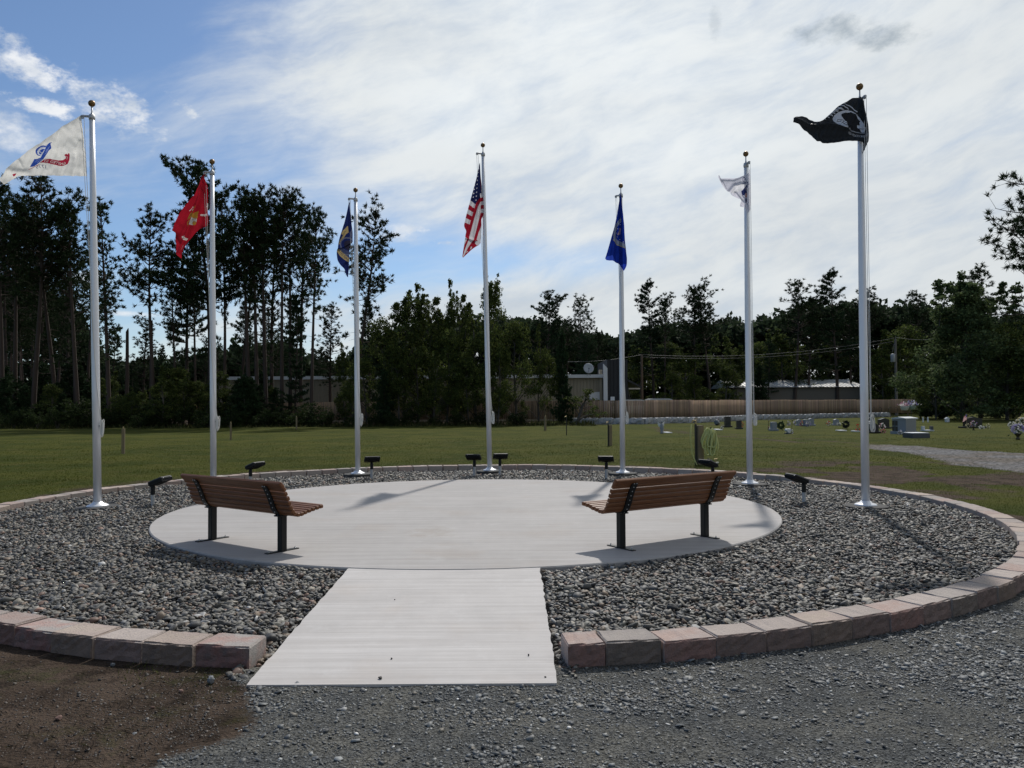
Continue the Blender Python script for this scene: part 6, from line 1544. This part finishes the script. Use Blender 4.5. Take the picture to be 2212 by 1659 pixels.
for s_, cf, de, R, lop in ((1, .45, 1.1, 2.4, .0), (2, .42, 1.15, 2.1, .2), (3, .50, .95, 2.6, -.2), (4, .38, 1.2, 2.1, 0), (5, .54, .85, 2.3, .15), (6, .44, 1.1, 2.7, -.1)): 
    c_, tb_ = red_pine(s_, cf, de, R, lop=lop); proto('red', c_, NEEDLE, tb_, BARK)
for s_, cf, de, R in ((21, .62, .55, 1.7), (22, .70, .6, 2.0)): c_, tb_ = red_pine(s_, cf, de, R); proto('thin', c_, NEEDLE, tb_, BARK)
for s_, b_, R, g_, ex in ((31, .46, 4.6, .30, .24), (32, .30, 3.6, .28, .55), (33, .12, 3.4, .2, .55)): c_, tb_ = white_pine(s_, base=b_, R=R, gap=g_, ex=ex, rise=.18 if ex < .3 else .05); proto('white', c_, NEEDLE, tb_, BARK)
for s_, R in ((41, 1.7), (42, 2.1), (43, 1.4)): c_, tb_ = young_conifer(s_, R=R); proto('young', c_, NEEDLE, tb_, BARK2)
for s_, sh, R in ((51, 4, 2.8), (52, 3, 3.2), (53, 5, 2.5), (54, 2, 3.4)): c_, tb_ = broadleaf(s_, R=R, shoots=sh); proto('broad', c_, LEAF, tb_, BARK2)
c_, tb_ = broadleaf(61, H=13, R=5.2, zlo=.03, shoots=5, clumps=1500, leaf=.22, k=26, c1=(.055, .085, .036), c2=(.115, .145, .058), cone=True); proto('big', c_, LEAF, tb_, BARK2)  # leaf tint lightened so the colour carries the veiling glare
for s_ in (71, 72, 73): c_, tb_ = shrub(s_); proto('shrub', c_, LEAF, tb_, BARK2)
c_, tb_ = broadleaf(81, H=5, R=1.9, zlo=.3, shoots=1, clumps=46, leaf=.20, k=22); proto('sapling', c_, LEAF, tb_, BARK2)
H0 = dict(red=18.0, thin=18.0, white=20.0, young=6.0, broad=10.9, big=14.5, shrub=2.6, sapling=5.6)
CAT = dict(red='pine tree', thin='pine tree', white='pine tree', young='young conifer', broad='tree', big='tree', shrub='shrub', sapling='sapling')
NM = dict(red='red_pine', thin='slender_pine', white='white_pine', young='young_conifer', broad='leafy_tree', big='leafy_tree', shrub='shrub', sapling='sapling')
tr_ = random.Random(77)
def tree(kind, var, xb, xt, ytop, dist, wf, label, group, rot=None):
    base = at_y(xb, 900, dist); base.z = gz(base.x, base.y) - .02; top = at_y(xt, ytop, dist); H = top.z - base.z
    cm, tm = PROTO[kind][var % len(PROTO[kind])]
    t = thing(NM[kind], label, CAT[kind], base, 0, group); s = H / H0[kind]; t.scale = (s * wf, s * wf, s)
    t.rotation_euler = (0, math.atan2(top.x - base.x, H), tr_.uniform(0, 6.28) if rot is None else rot)
    t.rotation_mode = 'ZXY' if False else 'XYZ'
    Rm = Euler((0, math.atan2(top.x - base.x, H), 0)).to_matrix() @ Euler((0, 0, t.rotation_euler[2])).to_matrix(); t.rotation_euler = Rm.to_euler()
    for nm, me_ in (('trunk', tm), ('crown', cm)):
        o = bpy.data.objects.new(nm, me_); COL.objects.link(o); o.parent = t
    return t
LW = 'pines of the stand at the far left'; MW = 'pines of the stand behind the red flag'
# far left stand: front row, as seen against the sky
for kind, v_, xb, xt, yt, di, wf, lb in (
    ('red', 0, 4, 0, 416, 61, 1.0, 'tall red pine cut by the picture edge, farthest left of the stand'), ('red', 5, 70, 66, 403, 61, 1.05, 'tallest red pine of the far left stand, below the white flag'),
    ('red', 1, 33, 27, 437, 64, 1.0, 'red pine between the two tallest of the far left stand'), ('red', 2, 122, 116, 446, 63, .95, 'red pine with a sparse lower crown, right of the tallest far-left pine'),
    ('red', 3, 170, 152, 431, 61, .95, 'leaning red pine with a long bare bole next to the white-flag pole'), ('thin', 1, 163, 140, 470, 62, .9, 'slender leaning pine crossing behind the white-flag pole side of the stand'),
    ('thin', 0, 236, 223, 448, 61, 1.0, 'lone slender pine just right of the white-flag pole'), ('red', 4, 96, 92, 505, 70, .9, 'shorter red pine behind the tallest of the far left stand')):
    tree(kind, v_, xb, xt, yt, di, wf, lb, LW)
for i, (xb, yt, di) in enumerate(((-30, 430, 66), (15, 500, 72), (50, 520, 76), (85, 560, 80), (140, 560, 78), (185, 560, 84), (25, 560, 88), (68, 590, 92), (125, 600, 92), (150, 640, 90), (10, 640, 96), (90, 650, 98), (200, 680, 94), (45, 680, 70), (108, 690, 68))):
    tree('red' if i % 3 else 'thin', i, xb, xb + tr_.uniform(-6, 4), yt, di, 1.0, 'dark red pine deep inside the far left stand', LW)
# stand behind the red flag
for kind, v_, xb, xt, yt, di, wf, lb in (
    ('white', 0, 456, 432, 378, 62, 1.0, 'tall white pine with long level boughs rising behind the red flag'), ('red', 5, 334, 341, 476, 62, 1.05, 'red pine with wide boughs, first of the stand left of the red flag'),
    ('white', 1, 414, 396, 470, 66, .85, 'dense white pine leaning, directly below the red flag'), ('red', 4, 423, 414, 500, 64, .7, 'pine with a dark upright bole just left of the red-flag pole'), ('thin', 0, 378, 377, 560, 63, .8, 'thin pine left of the red flag, ragged down to the undergrowth'),
    ('red', 4, 483, 477, 432, 64, .75, 'slender red pine immediately right of the red-flag pole'), ('red', 0, 541, 522, 428, 62, .95, 'red pine with a leaning bole, second right of the red-flag pole'), ('red', 2, 516, 530, 470, 66, .8, 'red pine crossing behind the leaning bole'),
    ('red', 1, 556, 550, 438, 62, .95, 'straight thick red pine left of the close cluster of three boles'), ('red', 3, 576, 571, 424, 62, .9, 'highest red pine of the close cluster'), ('thin', 1, 590, 592, 452, 65, .9, 'slim red pine in the middle of the close cluster'),
    ('red', 3, 609, 618, 430, 62, .9, 'red pine leaning outward from the close cluster'), ('red', 1, 627, 633, 434, 63, .85, 'red pine with a rounded top right of the close cluster'), ('thin', 0, 651, 647, 449, 64, .9, 'slim red pine, last but one before the gap of sky'),
    ('red', 0, 672, 682, 472, 61, .85, 'red pine with a forked-looking leaning bole at the gap of sky'), ('red', 2, 764, 774, 458, 61, 1.05, 'tall red pine with ragged boughs behind the navy-blue-flag pole'),
    ('white', 2, 640, 640, 640, 61, .75, 'low white pine with layered boughs in front of the boles'), ('thin', 1, 715, 713, 662, 66, 1.3, 'small lone pine in the gap of sky'), ('white', 2, 797, 795, 645, 66, .8, 'dark layered white pine beside the navy-blue-flag pole'),
    ('white', 1, 247, 247, 702, 78, 1.0, 'small far pine right of the white-flag pole'), ('thin', 1, 314, 314, 692, 78, 1.5, 'small airy pine beside the broken snag'), ('white', 2, 352, 350, 748, 76, .9, 'small layered pine below the first red pine of the stand')):
    tree(kind, v_, xb, xt, yt, di, wf, lb, MW)
for i, (xb, yt, di) in enumerate(((526, 690, 82), (572, 640, 84), (632, 640, 80), (444, 730, 84), (404, 750, 88), (600, 720, 92), (690, 760, 90), (470, 740, 92), (288, 780, 86), (362, 800, 84))):
    tree('thin' if i % 2 else 'white', i, xb, xb, yt, di, 1.0, 'dim pine filling the depth of the stand behind the red flag', MW)
# snags
for xb, xt, yt, lb in ((272, 275, 709, 'broken dead snag, thicker of the two, in the gap of sky'), (325, 327, 692, 'thin dead snag next to the first red pine of the stand')):
    p = at_y(xb, 900, 64); tp = at_y(xt, yt, 64); t = thing('dead_snag', lb, 'dead tree', (p.x, 64, 0)); mb = MB(); mb.tube([(0, 0, -.2), ((tp.x - p.x) * .5 + .05, 0, tp.z * .5), (tp.x - p.x, 0, tp.z - .3), (tp.x - p.x + .08, 0, tp.z)], [.17, .15, .12, .03], 8); mb.build('trunk', BARK, t)
    mb = MB(); mb.tube([(0, 0, tp.z * .7), (.5, .1, tp.z * .74)], [.03, .01], 4); mb.build('branch_stub', BARK, t)
# leafy trees in the middle
CW_ = 'leafy trees in front of the tan building'
for kind, v_, xb, xt, yt, di, wf, lb in (
    ('broad', 0, 872, 880, 606, 61, .85, 'leafy tree with upright shoots, highest in the middle left of the striped flag'), ('broad', 2, 935, 928, 600, 62, .8, 'leafy tree with a spiky top between the navy and the striped flag'), ('broad', 1, 828, 828, 662, 60.5, .9, 'rounded leafy tree right beside the navy-blue-flag pole'),
    ('broad', 2, 993, 991, 592, 62, .55, 'narrow leafy tree just left of the tallest pole'), ('broad', 0, 1062, 1060, 571, 62, .55, 'narrow leafy tree with a tall thin top just right of the tallest pole'), ('broad', 3, 1030, 1018, 640, 60, .8, 'bushy leafy tree standing behind the tallest pole'),
    ('broad', 1, 1110, 1118, 668, 60, .9, 'leafy tree right of the tallest pole, in front of the tan building'), ('broad', 3, 900, 900, 690, 59.5, .9, 'low dense leafy tree before the tan building, left of the tallest pole'), ('broad', 1, 968, 966, 690, 59.5, .85, 'low dense leafy tree close to the tallest pole'),
    ('broad', 3, 1166, 1164, 690, 60.5, .6, 'leafy tree whose lower branches stand clear of the fence'), ('broad', 2, 1076, 1080, 720, 58.6, .75, 'small leafy tree in front, right of the tallest pole'), ('broad', 0, 860, 858, 730, 58.6, .8, 'small leafy tree in front, right of the navy-blue-flag pole'),
    ('broad', 3, 790, 780, 720, 60, .7, 'leafy tree hiding the foot of the ragged red pine'), ('broad', 2, 745, 742, 735, 62, .6, 'thin leafy tree below the small lone pine'), ('broad', 1, 1010, 1008, 745, 58.4, .7, 'low leafy tree at the lawn edge behind the tallest pole'), ('broad', 3, 940, 942, 750, 58.4, .8, 'low dark leafy tree at the lawn edge left of the tallest pole'),
    ('young', 2, 1218, 1214, 718, 59.8, .55, 'slim young pine standing before the fence'), ('sapling', 0, 1250, 1272, 826, 58.6, 1.5, 'leaning sapling with sparse leaves at the end of the stone wall'), ('young', 0, 832, 830, 800, 58, .9, 'small young pine at the lawn edge beside the navy-blue-flag pole')):
    tree(kind, v_, xb, xt, yt, di, wf, lb, CW_)
for i, (xb, yt, di) in enumerate(((1185, 650, 88), (1250, 652, 86), (1222, 700, 90), (1290, 724, 92), (1165, 700, 90), (1325, 745, 98), (1268, 735, 84))):
    tree('white' if i in (0, 6) else 'red', i + 3, xb, xb, yt, di, 1.15, ('pointed dark pine behind the tan building' if i == 0 else 'round-topped dark pine behind the satellite dish' if i == 1 else 'dim pine rising behind the tan building roof'), 'pines behind the tan building')
# right-hand woods
RW = 'pines behind the board fence'
for kind, v_, xb, xt, yt, di, wf, lb in (
    ('white', 1, 1410, 1404, 606, 94, 1.0, 'feathery-topped pine, highest of the four near the brown utility pole'), ('red', 3, 1437, 1441, 644, 93, 1.0, 'shorter red pine, second of the four near the brown utility pole'), ('red', 0, 1506, 1494, 634, 94, 1.15, 'leaning red pine, third of the four near the brown utility pole'), ('red', 2, 1536, 1531, 616, 93, 1.15, 'red pine with an open crown, last of the four left of the crumpled-white-flag pole'),
    ('red', 5, 1716, 1710, 623, 96, 1.35, 'round-crowned red pine between the two flagpoles on the fence side'), ('white', 1, 1806, 1800, 583, 96, 1.1, 'tallest white pine behind the fence, left of the black-flag pole'), ('thin', 0, 1748, 1746, 646, 97, 1.2, 'thin pine between the round-crowned and the tallest pine'), ('red', 1, 1880, 1876, 633, 98, 1.25, 'red pine half hidden by the black-flag pole'), ('red', 4, 1840, 1836, 668, 98, 1.1, 'red pine between the tallest white pine and the black-flag pole'),
    ('red', 5, 1968, 1966, 646, 104, 1.3, 'far dark pine right of the black-flag pole')):
    tree(kind, v_, xb, xt, yt, di, wf, lb, RW)
for i, (xb, yt, di, kd) in enumerate(((1380, 735, 98, 'broad'), (1450, 722, 104, 'broad'), (1480, 740, 92, 'broad'), (1560, 718, 102, 'broad'), (1590, 738, 96, 'broad'), (1640, 722, 104, 'broad'), (1570, 770, 88, 'broad'), (1660, 735, 96, 'white'), (1690, 700, 100, 'broad'), (1740, 730, 102, 'broad'), (1790, 715, 104, 'broad'), (1846, 720, 104, 'broad'), (1930, 700, 96, 'broad'), (1950, 682, 100, 'broad'), (1905, 730, 94, 'broad'), (1640, 790, 89, 'young'), (1700, 770, 103, 'white'), (1770, 780, 103, 'white'), (1450, 790, 88, 'broad'), (1358, 790, 92, 'broad'), (1320, 770, 96, 'broad'), (1500, 800, 87, 'broad'))):
    tree(kd, i, xb, xb, yt, di, 1.25 if kd == 'broad' else 1.0, 'dark leafy tree of the wood behind the fence' if kd == 'broad' else 'dark bushy conifer of the wood behind the fence', 'woodland trees behind the fence')
tree('big', 0, 2085, 2081, 556, 66, 1.25, 'huge leafy tree overhanging the graves beyond the black-flag pole', None, 1.0)
tree('red', 5, 2118, 2126, 594, 72, 1.3, 'pine standing behind the huge leafy tree', None)
tree('broad', 1, 2180, 2176, 676, 64, 1.1, 'leafy tree at the picture edge beside the huge leafy tree', None); tree('broad', 3, 2250, 2240, 640, 64, 1.2, 'leafy tree cut by the picture edge behind the purple flowers', None)
tree('broad', 3, 2020, 2016, 760, 68, .9, 'low leafy tree at the near side of the huge leafy tree', None)
for i, (xb, yt) in enumerate(((1990, 800), (2030, 780), (2120, 770), (2160, 760), (2205, 780))): tree('young' if i % 2 else 'broad', i, xb, xb, yt, 72, 1.1, 'dark small tree in the shade behind the graves', 'small trees behind the graves')
# overhanging pine whose trunk stands outside the frame
def overhang():
    rg = np.random.default_rng(91); y = 34.0; b = at_y(2330, 900, y); t = thing('overhanging_pine', 'near pine reaching into the top right with long open boughs', 'pine tree', (b.x, y, 0)); tb = MB(); H = at_y(2330, 330, y).z
    tb.tube([(0, 0, -.2), (.1, 0, H * .5), (0, 0, H)], [.24, .18, .03], 9); P, D = [], []
    for i in range(46):
        z = H * rg.uniform(.42, .99); a = rg.uniform(0, 6.28) if i % 2 else rg.normal(math.pi, .5); L = rg.uniform(1.8, 4.1) * (1 - max(0, z / H - .75) * 2.2); pts, de = curve((0, 0, z), (math.cos(a), math.sin(a), rg.normal(.15, .2)), L, .35, 7, rg, .14); tb.tube(list(pts), list(np.linspace(.06, .010, 8)), 5, False)
        for j in range(int(L * 9)):
            s = rg.uniform(.25, 1); q = np.array([np.interp(s, np.linspace(0, 1, 8), pts[:, m]) for m in range(3)]); o = rg.normal(0, .24, 3); tb.tube([q, q + o], [.010, .006], 3, False); P.append(q + o); D.append(unit(o + np.array([0, 0, .2])))
    P, D = np.array(P), np.array(D); cm = crown_mesh('crown', tufts(P, D, .26, .045, 24, rg), None, (.022, .038, .016), (.042, .06, .024), rg); link('crown', cm, NEEDLE, t); tb.build('trunk', BARK, t, True)
overhang()
# undergrowth at the wood's edge
UG = 'undergrowth bushes along the edge of the wood'
r9 = random.Random(5)
for i in range(46):
    xb = -10 + i * 13.4 + r9.uniform(-5, 5)
    yt = r9.uniform(775, 850) if xb < 500 else r9.uniform(800, 870)
    kd = r9.choice(['young', 'young', 'broad', 'shrub']); 
    nm_ = {'young': 'dark young conifer in the undergrowth of the wood edge', 'broad': 'dark leafy bush tree in the undergrowth of the wood edge', 'shrub': 'low leafy shrub in the undergrowth of the wood edge'}[kd]
    if kd == 'shrub': yt = max(yt, 860)
    tree(kd, i, xb, xb + r9.uniform(-3, 3), yt, r9.uniform(58, 65) + (0 if xb > 60 else 1), 1.25 if kd != 'shrub' else 1.3, nm_, UG)
for i in range(26):
    xb = -10 + i * 45 + r9.uniform(-12, 12)
    tree('shrub', i, xb, xb, r9.uniform(878, 900), r9.uniform(56.5, 58.5), r9.uniform(1.0, 1.5), 'low leafy shrub at the very edge of the lawn', UG)
for xb, yt, lb in ((350, 800, 'yellowish green bush catching light at the edge of the far left wood'), (660, 868, 'pale green shrub catching light below the pine boles')): tree('broad' if yt < 850 else 'shrub', 2, xb, xb, yt, 58, 1.3, lb, None)
for i, xb in enumerate((2000, 2035, 2070, 2150, 2190, 2225)): tree('shrub', i, xb, xb, 885 + (i % 3) * 5, 70, 1.4, 'shrub in the shade of the huge leafy tree', UG)
# far wood: one dark mass closing the view between and behind the trees
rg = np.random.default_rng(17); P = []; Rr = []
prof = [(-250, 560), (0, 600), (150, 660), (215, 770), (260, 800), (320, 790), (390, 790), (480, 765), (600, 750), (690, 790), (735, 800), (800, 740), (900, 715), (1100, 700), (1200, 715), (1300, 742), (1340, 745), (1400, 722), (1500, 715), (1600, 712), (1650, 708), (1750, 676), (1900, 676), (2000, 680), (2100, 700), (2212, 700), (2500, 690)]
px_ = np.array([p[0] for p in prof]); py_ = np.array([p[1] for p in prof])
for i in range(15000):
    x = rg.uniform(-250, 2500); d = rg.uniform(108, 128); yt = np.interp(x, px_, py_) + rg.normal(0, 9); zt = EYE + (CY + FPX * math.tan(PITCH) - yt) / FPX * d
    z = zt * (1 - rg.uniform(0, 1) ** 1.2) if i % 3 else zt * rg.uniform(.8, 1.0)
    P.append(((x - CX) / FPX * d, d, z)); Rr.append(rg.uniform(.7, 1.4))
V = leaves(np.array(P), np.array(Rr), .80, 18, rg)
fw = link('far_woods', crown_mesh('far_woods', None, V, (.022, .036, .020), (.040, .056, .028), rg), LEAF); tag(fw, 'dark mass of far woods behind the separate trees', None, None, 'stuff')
# leaf litter and weeds along the wood edge
n = 9000; x = rg.uniform(-42, 6, n); y = rg.uniform(54.5, 60, n); hgt = rg.uniform(.05, .45, n) * sstep(y, 54.5, 58); a = rg.uniform(0, np.pi, n); w = .05
z = ground_z(x, y); P0 = np.stack([x - np.cos(a) * w, y - np.sin(a) * w, z], 1); P1 = np.stack([x + np.cos(a) * w, y + np.sin(a) * w, z], 1); P2 = np.stack([x + rg.normal(0, .1, n), y + rg.normal(0, .1, n), z + hgt], 1)
wd = link('weeds', crown_mesh('weeds', np.stack([P0, P1, P2], 1).reshape(-1, 3), None, (.035, .05, .015), (.09, .085, .035), rg), LEAF); tag(wd, 'weeds and leaf litter along the edge of the wood', None, None, 'stuff')
bpy.context.view_layer.update()
